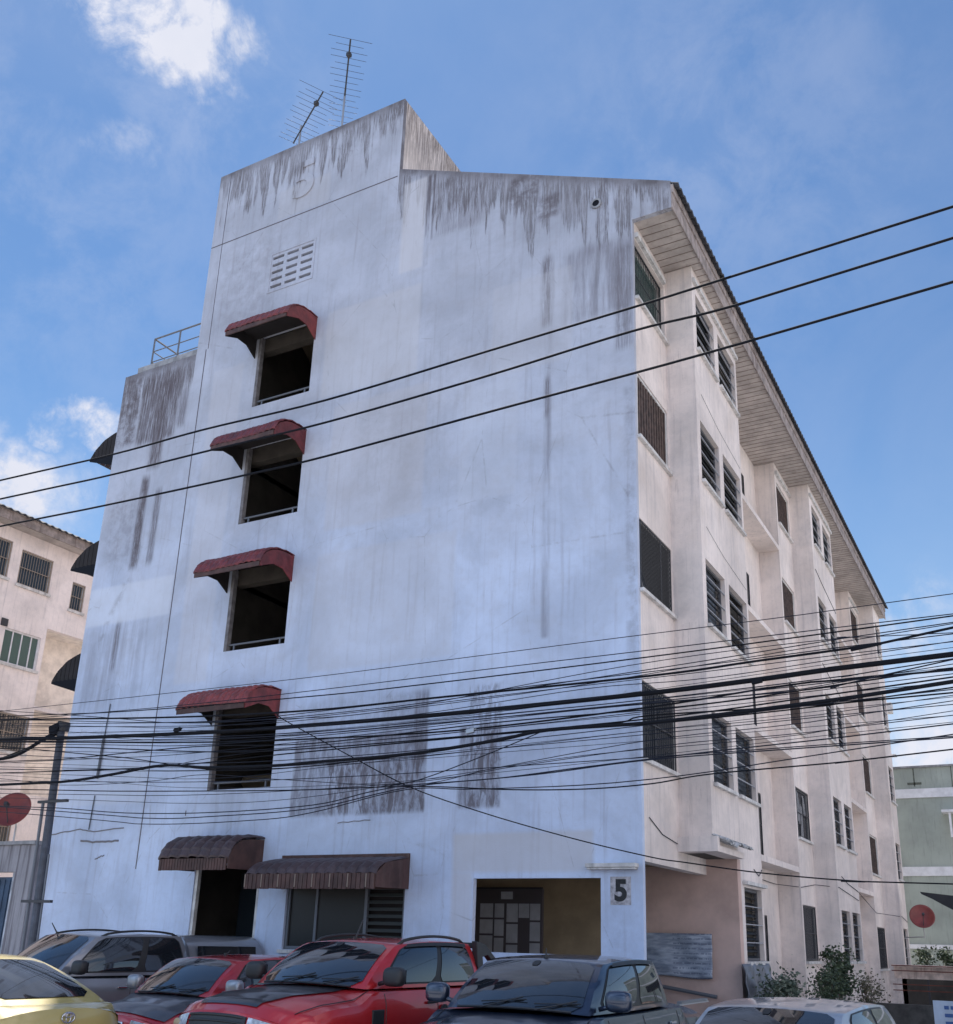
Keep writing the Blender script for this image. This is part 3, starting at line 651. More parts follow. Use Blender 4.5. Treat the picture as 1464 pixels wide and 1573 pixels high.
for (ya, yb, za, zb) in ((11.1, 11.45, 4.75, 5.5), (11.5, 11.75, 4.4, 5.2), (11.85, 12.1, 5.0, 5.45)):
    q.grid(lambda u, v: (-.035+.012*math.sin(u*14+v*3), ya+(yb-ya)*u, za+(zb-za)*v+.03*math.sin(u*5)), 10, 6)
SPLIT.add('hanging_cloth'); q.build('hanging_cloth', mat('pale hanging cloth', (.60, .60, .62), .9, var=.3, vscale=6), B)
# slab canopy under the first bay with broken tiles on it, and the hood over the ground window
q = MB(); q.box(-.002, b+.12, Y1-.14, Y1-.003, 3.2, 3.44); q.box(b+.003, b+.12, Y1-.003, 3.25, 3.2, 3.3); q.build('ledge', M['side'], B)
q = MB(); rt = random.Random(8)
for j in range(16):
    y = Y1+.02+j*.095; q.obox((b+.14+rt.uniform(-.02, .03), y, 3.40+rt.uniform(-.03, .04)), (.14, rt.uniform(-.03, .03), -.05), (0, .055, rt.uniform(-.02, .02)), (0, 0, .012))
q.build('broken_tile', mat('broken white tile', (.5, .5, .5), .8, var=.5, vscale=12), B)
q = MB(); q.box(b+.001, b+.10, 3.5, 4.9, 2.79, 2.85); q.build('ledge', M['trim'], B)
q = MB(); q.box(-.6, -.0, 5.0, 5.1, 2.8, 2.9)
# loose cables clipped to the side wall
q = MB()
q.tube([(b+.01, 4.3, 3.1), (b+.02, 4.6, 3.0), (b+.02, 4.85, 3.12), (-.5, 5.1, 3.3), (-.5, 10.5, 3.2), (.02, 10.9, 3.15), (.02, 12.5, 3.3), (b+.02, 12.7, 3.25), (b+.02, 15.6, 3.05), (.02, 16.2, 3.05)], .008, 5)
q.tube([(b+.02, 13.2, 3.55), (b+.02, 14.0, 3.42), (b+.02, 15.5, 3.3), (.02, 22.5, 2.95), (b+.02, 24.6, 2.9), (b+.02, 26, 2.75)], .009, 5)
q.tube([(.01, .3, 3.6), (.01, .9, 3.4), (.02, 1.6, 3.32)], .008, 4)
for zz in (14.5-2.95, 14.5-5.7):
    q.tube([(b+.01, 2.1, zz+.25), (b+.01, 3.2, zz+.05), (b+.012, 4.8, zz-.1)], .003, 4)
    q.tube([(b+.01, 12.8, zz+.4), (b+.01, 13.6, zz+.25), (b+.01, 15.7, zz-.05)], .007, 4)
q.build('wall_cable', M['cableg'], B)
q = MB(); q.box(.3, .72, 26.12, 26.5, 10.6, 11.0); q.build('air_conditioner', M['trim'], B, bevel=.02)
q = MB(); q.box(.2, .7, 26.12, 26.5, 8.9, 8.96); q.build('ledge', M['trim'], B)

# roof: soffit, fascia, corrugated sheet
q = MB(); q.box(-1.0, .745, T+.001, 26.3, 14.5, 14.55); sf = q.build('soffit', M['soffit'], B)
q = MB()
for j in range(130): y = .35+j*.2; q.box(-.535, .742, y-.006, y+.006, 14.494, 14.5)
q.build('board_seam', mat('seam shade', (.17, .13, .11), .9), sf)
q = MB(); q.box(.001, .07, T+.001, Y1-.12, 14.16, 14.26); q.box(b+.001, b+.06, Y1+.02, Y2, 14.16, 14.24); q.box(.001, .07, Y3+.02, Y4-.05, 14.16, 14.26); q.box(b+.001, b+.06, Y4+.02, Y5, 14.16, 14.24); q.box(.001, .06, Y6, Y7-.05, 14.16, 14.24); q.build('ledge', M['trim'], B)
q = MB(); q.box(.752, .775, .0, 26.4, 14.47, 14.80); q.box(.752, .80, .0, 26.4, 14.80, 14.98); q.build('fascia', M['fascia'], B)
def fr_(u, v):
    y = .02+26.5*u; x = .90-6.4*v; z = 15.03-.447*(x-.76)+.028*math.cos(2*PI*y/.21)
    return (x, y, z)
q = MB(); q.grid(fr_, 26*24, 3); rs_ = q.build('roof', M['roofsheet'], B, smooth=False)
sm = rs_.modifiers.new('solid', 'SOLIDIFY'); sm.thickness = .03; sm.offset = -1
q = MB(); q.prism([(-5.5, 17.86), (.76, 15.07), (.76, 15.11), (-5.5, 17.90)], 'y', -.015, .03)
q = MB(); q.box(.72, .79, -.01, .02, 14.50, 15.05)
# roof terrace railing
q = MB(); RZ = 14.8
for z in (.32, .62, .98):
    q.tube([(-12.72, .3, RZ+z), (XT+.02, .3, RZ+z)], .022 if z > .9 else .014, 6); q.tube([(-12.72, .3, RZ+z), (-12.72, 2.6, RZ+z)], .022 if z > .9 else .014, 6)
for p in ((-12.72, .3), (-11.85, .3), (-12.72, 1.5), (-12.72, 2.6)): q.tube([(p[0], p[1], 14.3), (p[0], p[1], RZ+.98)], .022, 6)
q.build('terrace_railing', M['steelrail'], B)
# plastic sheet under the ground window
def fpl(u, v):
    y = 2.95+1.9*u; z = .55+.92*v; x = b+.04+.10*math.sin(v*PI*.9)+.035*math.sin(u*23+v*9)*math.cos(v*7-u*5)
    if y < 3.3: x -= 0
    return (x, y, z)
q = MB(); q.grid(fpl, 34, 16); o = q.build('plastic_sheet', M['plastic'], B, smooth=True); o.modifiers.new('s', 'SOLIDIFY').thickness = .012
# slanted rail at the foot of the lobby wall
q = MB(); q.tube([(-.82, 3.05, 1.06), (.15, 3.05, .93)], .035, 6); q.build('hand_rail', M['steelrail'], B)
# awnings on the hidden left flank, seen edge-on
for z, pp_ in ((12.845, 1.22), (9.97, 1.24), (7.19, 1.24)):
    q = MB()
    prof = [(0, .60), (-.36, .55), (-.64, .42), (-.86, .20), (-.98, -.02)]
    prof = [(x*pp_/.98, h) for x, h in prof]
    for i in range(4):
        for j in range(12):
            ya, yb = .32+j*.14, .32+(j+1)*.14-.012
            q.quad((XL+prof[i][0], ya, z+prof[i][1]), (XL+prof[i][0], yb, z+prof[i][1]), (XL+prof[i+1][0], yb, z+prof[i+1][1]), (XL+prof[i+1][0], ya, z+prof[i+1][1]))
    o = q.build('awning', M['awn_dark'], B); o.modifiers.new('s', 'SOLIDIFY').thickness = .015; tag(o, 'dark curved awning on the left flank')
    q = MB(); n = 9
    def up(x):
        for (xa, ha), (xb, hb) in zip(prof, prof[1:]):
            if xb <= x <= xa: return ha+(hb-ha)*(x-xa)/(xb-xa)
        return prof[-1][1]
    for j in range(n):
        xa, xb = -pp_*j/n, -pp_*(j+1)/n+.015
        q.prism([(XL+xa, z+up(xa)-.01), (XL+xb, z+up(xb)-.01), (XL+xb, z-.03-.0*xb), (XL+xa, z-.06)], 'y', .30, .312)
    for ya in (.315, 1.98): q.prism([(XL+x, z+h-.01) for x, h in prof]+[(XL, z-.46)], 'y', ya, ya+.01)
    o2 = q.build('cheek', M['awn_under'], o); o2.data.materials[0] = M['awn_dark']
    q = MB(); q.prism([(XL, z-.05), (XL-pp_, z-.03), (XL-pp_, z-.09), (XL, z-.47)], 'y', .302, .308); q.build('underside_shade', M['cable'], o)  # flat black triangle painted in for the shaded underside

# ------------------------------------------------------------------ banner on the lobby wall
def fbn(u, v):
    x = -1.12+1.2*u; z = 1.22+.72*v+.02*math.sin(u*6)*(1-v); return (x, 3.10+.02*math.sin(u*11+v*4)+.012*math.sin(v*17+u*3), z+.1)
bm_ = bpy.data.materials.new('crumpled silver banner'); bm_.use_nodes = True; t = N(bm_.node_tree); p = t.n['Principled BSDF']; p.inputs['Roughness'].default_value = .45
tc2 = t.node('ShaderNodeTexCoord').outputs['Object']; X, Y, Z = t.xyz(tc2)
c = t.mix(t.ss(t.noise(t.scale(tc2, 1.2, 1, 6), 2.6, 6, .6), .35, .65), (.18, .21, .27), (.38, .42, .49))
ln = t.m('MULTIPLY', t.ss(t.m('SINE', t.m('MULTIPLY', Z, 78)), .35, .7), t.ss(t.noise(t.scale(tc2, 30, 1, 10), 1, 3), .42, .5))
c = t.mix(t.m('MULTIPLY', ln, t.m('MULTIPLY', t.m('GREATER_THAN', X, -.62), .55)), c, (.05, .06, .12)); t.put(p.inputs['Base Color'], c)
q = MB(); q.grid(fbn, 40, 24); o = q.build('banner', bm_, smooth=True); o.modifiers.new('s', 'SOLIDIFY').thickness = .006
tag(o, 'crumpled grey blue plastic banner with lines of print on the brown lobby wall', 'banner')

# ------------------------------------------------------------------ rooftop antennas
def yagi(a, c, z, mast, n, half, label, lean=0):
    root = empty('antenna', (mast[0], mast[1], 19.45)); tag(root, label, 'antenna', 'television antennas on the stair tower')
    o3 = Vector((mast[0], mast[1], 19.45)); a, c = Vector((*a, z)), Vector((*c, z)); d = (c-a).normalized(); side = Vector((-d.y, d.x, 0))
    q = MB(); q.tube([Vector((0, 0, 0)), Vector((lean, 0, z-19.45+.25))], .028, 7); q.build('mast', M['metal'], root)
    q = MB(); q.tube([a-o3, c-o3], .02, 6); q.box(*[v for k in range(3) for v in ((a-o3)[k]+d[k]*.45-.05, (a-o3)[k]+d[k]*.45+.05)]); q.build('boom', M['iron'], root)
    q = MB()
    for j in range(n):
        f = j/(n-1); p = a+(c-a)*f-o3; h_ = half*(1.0-.25*f) if j else half*1.15
        if j % 3 == 1: h_ *= .75
        q.tube([p-side*h_+Vector((0, 0, .02)), p+side*h_+Vector((0, 0, .02))], .0065, 4)
    q.build('element', M['iron'], root)
    return root
yagi((-7.20, .11), (-9.2, 2.4), 22.6, (-8.35, 1.42), 17, .46, 'tall television antenna with many crossbars nearest the tower peak')
yagi((-8.78, 1.07), (-10.6, 2.1), 22.6, (-10.2, 1.9), 13, .56, 'lower television antenna to the left with wide crossbars')

# ------------------------------------------------------------------ cables
def unproj(u, v, y):
    d = F + rr*((u-776.4204)/1525.202) - uu*((v-953.1689)/1525.202); t = (y-CAM.y)/d.y
    return CAM + d*t
def smooth_path(P, n=6):
    out = []
    for k in range(len(P)-1):
        p0, p1, p2, p3 = P[max(k-1, 0)], P[k], P[k+1], P[min(k+2, len(P)-1)]
        for j in range(n):
            t = j/n; out.append(.5*((2*p1)+(p2-p0)*t+(2*p0-5*p1+4*p2-p3)*t*t+(3*p1-p0-3*p2+p3)*t**3))
    out.append(P[-1]); return out
def cable(px, y, r, name, label, group, m='cable', el=14, er=14, parent=None):
    P = [unproj(u, v, y) for u, v in px]
    for sgn, E in ((0, el), (1, er)):
        if not E: continue
        a, c = (P[0], P[1]) if sgn == 0 else (P[-1], P[-2]); d = (a-c).normalized()
        if sgn == 0: P.insert(0, a+d*E)
        else: P.append(a+d*E)
    q = MB(); q.tube(smooth_path(P), r, 6)
    o = q.build(name, M[m], smooth=True)
    return tag(o, label, 'cable', group)
HG = 'high voltage wires above'
cable([(0, 738), (173.5, 698), (312.7, 660), (500, 614.8), (754, 538), (974.3, 471.5), (1104, 431), (1464, 317.4)], -4.0, .016, 'power_line', 'uppermost of the three bare wires crossing the whole facade and sky', HG, er=20)
cable([(0, 766.6), (164, 731), (326, 691), (500, 649), (740, 580), (970, 509), (1127, 469.6), (1464, 365.6)], -4.1, .016, 'power_line', 'middle one of the three bare wires crossing the upper facade', HG, er=20)
cable([(0, 808.5), (158, 777), (375.7, 730), (500, 701), (761.5, 630), (983.5, 570.6), (1150, 524), (1464, 433)], -4.2, .016, 'power_line', 'lowest of the three bare wires crossing the upper facade', HG, er=20)
LG = 'telecom cables between the street poles'
low = [
 ([(16, 1091), (229.5, 1068), (480, 1040), (700, 1012), (949, 980), (1203, 948), (1464, 912)], .006, 'thin telecom wire running highest of the low cable bundle'),
 ([(101, 1099), (272, 1084), (480, 1061), (765, 1026), (1000, 998.4), (1260, 967), (1464, 943)], .007, 'second thin wire below the top of the low bundle, touching the second awning'),
 ([(0, 1100.7), (197, 1092.5), (480, 1069.5), (654, 1051), (1000, 1008.7), (1349, 962), (1464, 946)], .010, 'dark wire just over the window awning, third from the top of the low bundle'),
 ([(0, 1105.6), (272, 1101.6), (480, 1091), (669.5, 1071.8), (1000, 1038), (1158, 1016), (1349, 989), (1464, 964)], .017, 'medium black cable above the thickest one'),
 ([(0, 1112), (272, 1110), (440, 1104), (593, 1092), (968, 1022), (1285, 981), (1464, 972)], .006, 'thin wire between two medium black cables rising at right'),
 ([(0, 1135.7), (98, 1134), (321, 1125), (480, 1113.8), (631, 1101.7), (765, 1089), (1000, 1064.5), (1158, 1044.8), (1285, 1027), (1464, 1005)], .036, 'thickest black cable crossing the second floor of the gable'),
 ([(115, 1140), (318, 1140), (480, 1135), (708, 1121.5), (1000, 1086), (1222, 1051), (1464, 1029)], .014, 'black cable just under the thickest one'),
 ([(0, 1139), (200, 1137), (440, 1130), (700, 1108), (1000, 1080), (1269, 1056), (1464, 1013)], .009, 'thin cable hugging the underside of the thickest one'),
 ([(0, 1150), (108, 1148), (321, 1155), (440, 1152), (654, 1136), (1000, 1104), (1253, 1070), (1464, 1040)], .011, 'black cable crossing the awninged window at mid height'),
 ([(0, 1205.6), (98, 1200.7), (170, 1190), (249, 1176), (321, 1179), (423, 1176), (480, 1171), (631, 1158), (765, 1136.8), (841.7, 1121.5), (1000, 1110), (1158, 1091), (1317, 1070), (1464, 1047)], .027, 'thick twisted black cable, lower of the two heavy ones'),
 ([(0, 1187.5), (197, 1181), (321, 1171), (440, 1158), (708, 1133), (937, 1112), (1000, 1099), (1270, 1082), (1464, 1064)], .011, 'cable running along the top of the twisted one'),
 ([(95, 1155), (197, 1164.6), (321, 1182), (440, 1180), (640, 1158), (800, 1128), (900, 1118), (1000, 1112), (1250, 1086), (1464, 1056)], .010, 'cable sagging into the twisted one from the pole'),
 ([(0, 1212), (92, 1213.8), (197, 1215.4), (440, 1214), (631, 1208), (784, 1213), (900, 1212), (1000, 1204), (1092, 1189), (1300, 1170), (1464, 1151)], .010, 'wire crossing just under the stair window sill'),
 ([(0, 1238), (95, 1241.6), (197, 1249), (328, 1248), (480, 1236.7), (566, 1217), (631, 1206), (760, 1196), (900, 1178), (1092, 1154.6), (1280, 1134), (1464, 1112)], .009, 'upper of three sagging wires low on the left of the gable'),
 ([(95, 1246.6), (229.5, 1257), (328, 1254), (480, 1241.6), (631, 1209), (822, 1190), (1000, 1167), (1250, 1148), (1464, 1133)], .009, 'middle one of three sagging wires low on the left of the gable'),
 ([(95, 1254.8), (229.5, 1266), (393, 1259.7), (480, 1248), (623.6, 1213), (740, 1212), (1000, 1197), (1464, 1128)], .008, 'lowest of three sagging wires on the left of the gable'),
 ([(0, 1181), (92, 1183), (240, 1178), (321, 1165), (440, 1150), (700, 1125), (1000, 1092), (1464, 1035)], .006, 'thin wire above the twisted cable'),
 ([(0, 1196), (98, 1206), (229.5, 1200), (315, 1190), (440, 1198), (631, 1205.7), (765, 1179), (1000, 1136.8), (1222, 1112), (1464, 1076.5)], .006, 'thin wire below the twisted cable'),
 ([(88, 1220), (250, 1222), (423, 1216), (650, 1200), (800, 1176), (1041, 1143), (1222, 1127), (1464, 1098.7)], .006, 'thin wire rising from the sill line to the right'),
 ([(0, 1128), (200, 1124), (440, 1118), (650, 1096), (900, 1058), (1100, 1040), (1464, 985)], .006, 'thin wire riding above the thickest cable'),
 ([(90, 1168), (260, 1160), (440, 1142), (700, 1112), (900, 1090), (1200, 1062), (1464, 1020)], .006, 'thin wire threading between the heavy cables'),
 ([(90, 1228), (300, 1234), (460, 1226), (700, 1190), (900, 1160), (1200, 1132), (1464, 1092)], .005, 'faint wire above the three sagging wires'),
 ([(0, 1117), (300, 1115), (470, 1106), (800, 1066), (1100, 1018), (1464, 958)], .006, 'thin wire rising across the bay windows'),
 ([(95, 1190), (320, 1196), (520, 1176), (760, 1150), (1000, 1122), (1240, 1100), (1464, 1068)], .005, 'faint wire close under the twisted cable'),
 ([(0, 1170), (98, 1166), (300, 1147), (480, 1142), (760, 1110), (1060, 1084), (1300, 1050), (1464, 1026)], .010, 'cable crossing the thick one near the left pole'),
 ([(90, 1132), (300, 1132), (480, 1124), (760, 1098), (1000, 1074), (1300, 1038), (1464, 1012)], .008, 'cable wrapped close beneath the heavy cable'),
]
rw = random.Random(11); places = ['over the lowest red awning', 'behind the heavy cables', 'near the lowest stair sill', 'just over the sagging wires']
for j in range(14):
    yl, yr = 1098+j*8+rw.uniform(-4, 4), 955+j*13+rw.uniform(-8, 8); sg = rw.uniform(8, 30)
    pts = [(0 if j % 2 else 95, yl), (300, yl-4+sg*.6), (560, yl+(yr-yl)*.25+sg), (820, yl+(yr-yl)*.48+sg*.9), (1080, yl+(yr-yl)*.68+sg*.5), (1290, yl+(yr-yl)*.86+sg*.2), (1464, yr)]
    low.append((pts, rw.choice((.004, .005, .006, .007)), '%s from the top among the hair thin wires, %s' % (['first', 'second', 'third', 'fourth', 'fifth', 'sixth', 'seventh', 'eighth', 'ninth', 'tenth', 'eleventh', 'twelfth', 'thirteenth', 'fourteenth'][j], places[min(3, j//4)])))
for k, (pts, r, lb) in enumerate(low): cable(pts, -1.32-.02*(k % 5), r*1.0, 'telecom_cable', lb, LG, m='cable' if r > .009 else 'cableg')
cable([(425, 1096), (440, 1108), (535.6, 1160), (631, 1209.5), (746, 1249.7), (880, 1288), (1000, 1316.6), (1054, 1325), (1169.6, 1341), (1323.7, 1354), (1464, 1358)], -.6, .010, 'telecom_cable', 'service wire sagging diagonally down from the stair window towards the right', LG, el=0)
cable([(838, 1121.5), (746, 1159.8), (650, 1196), (600, 1207)], -1.3, .008, 'telecom_cable', 'short wire dropping left from the twisted cable to the crossing point', LG, m='cableg', el=0, er=0)
cable([(-160, 1192), (-60, 1172), (0, 1166), (29.5, 1158), (60, 1140), (92, 1120)], -1.2, .035, 'telecom_cable', 'heavy looped cable rising from the left edge to the pole top', LG, el=3, er=0)
cable([(-40, 1182), (15, 1160), (40, 1150), (88, 1128)], -1.16, .018, 'telecom_cable', 'thinner cable strapped beside the heavy loop at the pole top', LG, el=3, er=0)

for (u, v, lb) in ((723, 1123, 'small pale clamp on the black cables before the gable'), (273, 1121, 'small black clamp hanging over the cables beside the lowest awning'), (1163, 1046, 'black splice on the thickest cable before the bay windows')):
    p = unproj(u, v, -1.36); q = MB(); q.obox((0, 0, 0), (.07, 0, .01), (0, .03, 0), (0, 0, .035)); q.tube([(-.1, 0, 0), (.1, 0, .02)], .02, 6)
    o = q.build('cable_clamp', M['cable' if u != 723 else 'metal'], bevel=.005); o.location = p; tag(o, lb, 'clamp')
# ------------------------------------------------------------------ utility pole
pole = empty('utility_pole', (-11.6, -1.2, 0)); tag(pole, 'slim grey steel utility pole at the left corner of the white gable', 'pole')
q = MB(); q.tube([(0, 0, 0), (-.26, 0, 5.75)], [.095, .07], 14); q.build('shaft', mat('grey pole paint', (.06, .07, .095), .6, var=.4, vscale=4, dirt=((.03, .03, .035), .6)), pole)
q = MB(); q.tube([(-.2, -.06, .0), (-.36, -.06, 4.2)], .03, 8); q.tube([(.14, -.02, 0), (.0, -.02, 3.2)], .022, 6); q.build('conduit', M['steelrail'], pole)
q = MB()
for z in (2.3, 4.18): q.box(-.48, .35, -.10, -.04, z, z+.05)
q.tube([(-.22, 0, 5.62), (-.2, 0, 5.8)], .12, 10); q.build('bracket', M['iron'], pole)
q = MB(); q.obox((-.30, -.08, 5.66), (.10, .02, .04), (0, .08, 0), (-.02, 0, .07)); q.build('cable_joint', M['cable'], pole)

# ------------------------------------------------------------------ low wall with gate at the left
lw = empty('old_wall', (-13.9, -.2, 0)); tag(lw, 'soot streaked low concrete wall with a blue gate beside the gable', 'wall')
def off(mb, dx, dy, dz=0): mb.v = [(x-dx, y-dy, z-dz) for x, y, z in mb.v]; return mb
q = MB(); q.box(-13.75, -13.22, -.3, -.1, 0, 3.5); q.box(-17.5, -13.75, -.3, -.1, 2.95, 3.5); q.box(-17.5, -16.2, -.3, -.1, 0, 2.95); off(q, -13.9, -.2).build('wall', M['oldwall'], lw)
q = MB(); q.box(-17.6, -13.2, -.36, -.06, 3.505, 3.58); off(q, -13.9, -.2).build('coping', M['concrete'], lw)
q = MB(); q.box(-16.2, -13.85, -.22, -.17, .05, 2.85)
for j in range(14): q.box(-16.1+j*.165, -16.08+j*.165, -.235, -.222, .08, 2.8)
off(q, -13.9, -.2).build('gate', mat('blue painted gate', (.028, .055, .10), .6, var=.4, vscale=3), lw)
q = MB(); q.box(-13.85, -13.752, -.26, -.14, 0, 2.945); off(q, -13.9, -.2).build('gate_post', mat('pale post', (.42, .44, .48), .8, var=.4, vscale=5), lw)

def dish(name, c, dirv, rad, armpts, label, group=None):
    root = empty(name, c); tag(root, label, 'satellite dish', group); d = Vector(dirv).normalized(); a = d.cross(Vector((0, 0, 1))).normalized(); e = a.cross(d)
    q = MB()
    def fn(u, v):
        r = rad*v; return (a*math.cos(2*PI*u)+e*math.sin(2*PI*u))*r + d*(.55*r*r/rad*.5)
    q.grid(fn, 40, 8); o = q.build('dish_bowl', M['dishred'], root, smooth=True); o.modifiers.new('s', 'SOLIDIFY').thickness = .012
    q = MB(); q.tube([Vector(p)-Vector(c) for p in armpts], .022, 6); q.build('mount_arm', M['metal'], root)
    q = MB(); q.tube([e*-rad*.9, d*rad*.9+e*-.05], .012, 5); q.obox(d*rad*.92+e*-.03, a*.035, e*.035, d*.06); q.build('feed_horn', M['iron'], root)
    return root
dish('satellite_dish', (-14.05, -.35, 4.2), (.5, -1, .45), .40, [(-14.05, -.3, 4.15), (-14.1, -.2, 3.9), (-14.1, -.2, 3.5)], 'round red satellite dish above the old wall at the left edge')
dish('satellite_dish', (1.25, 24.3, 2.98), (.25, -1, .35), .42, [(1.25, 24.35, 2.9), (1.27, 24.5, 2.33), (.6, 24.7, 2.31)], 'round red satellite dish on a pipe arm at the far corner of the block')

# ------------------------------------------------------------------ neighbouring block to the left
nb = empty('apartment_building', (-22, 0, 0)); tag(nb, 'cream apartment block with grilled windows partly hidden behind the white gable at left', 'building')
PN = lambda u, z, d: (-d, u, z)
W = [(2.6, 3.76, 12.12, 13.32), (4.11, 5.27, 12.06, 13.20), (6.10, 6.62, 11.83, 12.78), (4.02, 5.30, 9.52, 10.60), (2.4, 3.5, 9.4, 10.7), (4.36-.2, 5.40, 6.92, 8.05), (6.32, 6.9, 6.66, 7.42), (4.2, 5.42, 4.1, 5.3), (2.3, 3.6, 6.8, 8.0), (6.3, 7.1, 9.3, 10.25)]
q = MB(); wall(q, PN, 0, 5.40, 0, 13.75, [h for h in W if h[1] < 5.45 and not (h[0] < 6 < h[1])], .2)
wall(q, PN, 5.40, 26, 0, 13.75, [h for h in W if h[0] > 5.45]+[(5.46, 7.9, 8.42, 11.05), (5.46, 7.9, 5.6, 8.35-.1)], .2, cap_u0=False) if False else None
holes2 = [(5.46, 8.2, 8.45, 10.97), (5.50, 8.2, 5.72, 8.33), (6.10, 6.62, 11.83, 12.78)]
wall(q, PN, 5.40, 26, 0, 13.75, holes2, .2, cap_u0=False)
q.box(-.2, -10, 0, .2, 0, 13.75)
q.build('wall', M['neigh'], nb)
q = MB()
for h in holes2[:2]:
    q.box(-.95, -.9, h[0]-.1, h[1]+.1, h[2]-.1, h[3]+.1); q.box(-.9, -.2, h[0]-.06, h[0], h[2], h[3]); q.box(-.9, -.2, h[0], h[1], h[2]-.05, h[2]); q.box(-.9, -.2, h[0], h[1], h[3], h[3]+.05)
q.build('balcony_wall', mat('yellowish plaster', (.86, .78, .70), .9, var=.2), nb)
for (y0, y1, z0, z1), kd in zip(W[:9], ['vert', 'vert', 'vert', 'slide', 'slide', 'orn', 'slide', 'vert', 'vert']):
    if (y0, z0) == (6.32, 6.66): continue
    f = MB()
    for (ya, yb, za, zb) in ((y0, y0+.05, z0, z1), (y1-.05, y1, z0, z1), (y0+.05, y1-.05, z0, z0+.05), (y0+.05, y1-.05, z1-.05, z1)): f.box(-.12, -.06, ya, yb, za, zb)
    if kd == 'slide':
        for g_ in (.27, .52, .78): f.box(-.11, -.07, y0+(y1-y0)*g_-.02, y0+(y1-y0)*g_+.02, z0+.05, z1-.05)
    fr = f.build('window', M['white'], nb)
    g_ = MB(); g_.box(-.1, -.09, y0+.05, y1-.05, z0+.05, z1-.05); g_.build('pane', M['glassg' if kd == 'slide' else 'glassd'], fr)
    if kd != 'slide': g_ = MB(); rail_grille(g_, -.03, y0+.02, y1-.02, z0+.02, z1-.02, kd); g_.build('grille', M['tangrille'], fr)
    g_ = MB(); g_.box(-.1, .08, y0-.05, y1+.05, z0-.09, z0-.005); g_.build('sill', M['trim'], fr)
for (y0, z0) in ():
    q = MB(); q.box(-.86, -.84, y0, y0+.9, z0, z0+1.75 if z0 > 8 else z0+1.4); d_ = q.build('door', M['louvre'], nb)
q = MB(); q.box(-.2, .55, -.6, 26.3, 13.76, 13.82); q.build('soffit', M['soffit'], nb)
q = MB(); q.box(.55, .6, -.6, 26.3, 13.70, 14.02); q.build('fascia', M['fascia'], nb)
def fr2(u, v):
    y = -.65+27*u; x = .72-6*v; return (x, y, 14.06-.42*(x-.6)+.025*math.cos(2*PI*y/.25))
q = MB(); q.grid(fr2, 108*5, 2); o = q.build('roof', M['roofsheet'], nb); o.modifiers.new('s', 'SOLIDIFY').thickness = .03
q = MB(); q.box(.002, .05, 3.84, 4.05, 10.62, 10.85); q.build('wall_lamp', M['iron'], nb)

# ------------------------------------------------------------------ green building at the right
gb = empty('green_building', (-.6, 30, 0)); tag(gb, 'pale green building with white floor bands beyond the far end of the block', 'building')
q = MB(); wall(q, PF, 0, 16, 0, 9.12, [(5.2, 6.6, 5.6, 7.0), (5.2, 6.6, 2.6, 3.9)], .2); q.box(0, .2, .2, 9, 0, 9.12); q.build('wall', M['green'], gb)
q = MB()
for (z0, z1) in ((7.88, 8.25), (4.75, 5.11), (1.95, 2.12)): q.box(-.02, 16, -.06, -.001, z0, z1)
q.build('floor_band', M['white'], gb)
q = MB(); q.box(-.05, 16.05, -.08, .25, 9.125, 9.2); q.build('coping', M['concrete'], gb)
q = MB(); q.box(2.45, 4.2, -.75, -.002, 7.18, 7.28); q.box(2.7, 2.78, -.7, -.62, 6.2, 7.18); q.build('sun_shade', M['white'], gb)
q = MB(); q.box(2.9, 4.2, -.02, -.003, 5.4, 7.1); q.build('window', M['glassd'], gb)
for za, zb in ((5.6, 7.0), (2.6, 3.9)): q = MB(); q.box(5.2, 6.6, .1, .13, za, zb); q.build('window', M['glassd'], gb)
q = MB()
for (x, z0, z1, wd) in ((1.45, 8.35, 9.1, .05), (2.9, 8.28, 9.12, .035)): q.box(x, x+wd, -.006, -.001, z0, z1)
q.box(1.2, 1.75, -.006, -.002, 8.42, 8.52)
q.build('drip_stain', mat('damp stain', (.11, .12, .10), .95, var=.4, vscale=9), gb)
# small structures and street strip between the blocks
sh = empty('lean_to_roof', (3.6, 14, 0)); tag(sh, 'black lean-to roof jutting in from the right edge before the green building', 'roof')
q = MB(); q.prism([(-1.255, 3.31), (-.48, 3.215), (2.5, 2.95), (2.5, 2.1), (.4, 2.50), (-.5, 2.86), (-.72, 2.98), (-1.0, 3.147), (-1.22, 3.25)], 'y', 0, 1.8); q.build('roof_sheet', mat('black roof sheet', (.018, .018, .022), .7, var=.4), sh)
q = MB(); q.box(1.5, 1.6, .2, .3, 0, 2.9); q.box(1.5, 1.6, 1.5, 1.6, 0, 2.9); q.build('post', M['iron'], sh)
vd = empty('low_shed', (3, 22.6, 0)); tag(vd, 'low shed with rusty pink banded roof at the foot of the green building', 'shed')
q = MB(); q.box(-2.6, 9, 0, .06, .98, 1.42); q.box(-2.6, 9, -.5, 0, 1.36, 1.42); q.build('wall', mat('rust streaked pink metal', (.80, .66, .58), .75, var=.35, vscale=3, dirt=((.22, .08, .05), .6)), vd)
q = MB()
for z in (1.38, 1.22, .8, .62): q.box(-2.6, 9, -.52, -.505, z, z+.03)
q.build('rusty_rail', mat('rusty steel', (.15, .045, .03), .8, var=.4), vd)
q = MB(); q.box(-2.6, 9, 1.8, 1.9, 0, .95); q.build('back_wall', M['dark'], vd)
q = MB()
for x in (-1.6, .5, 3.1, 6): q.box(x, x+.06, -.02, .04, 0, .97)
q.build('post', M['iron'], vd)
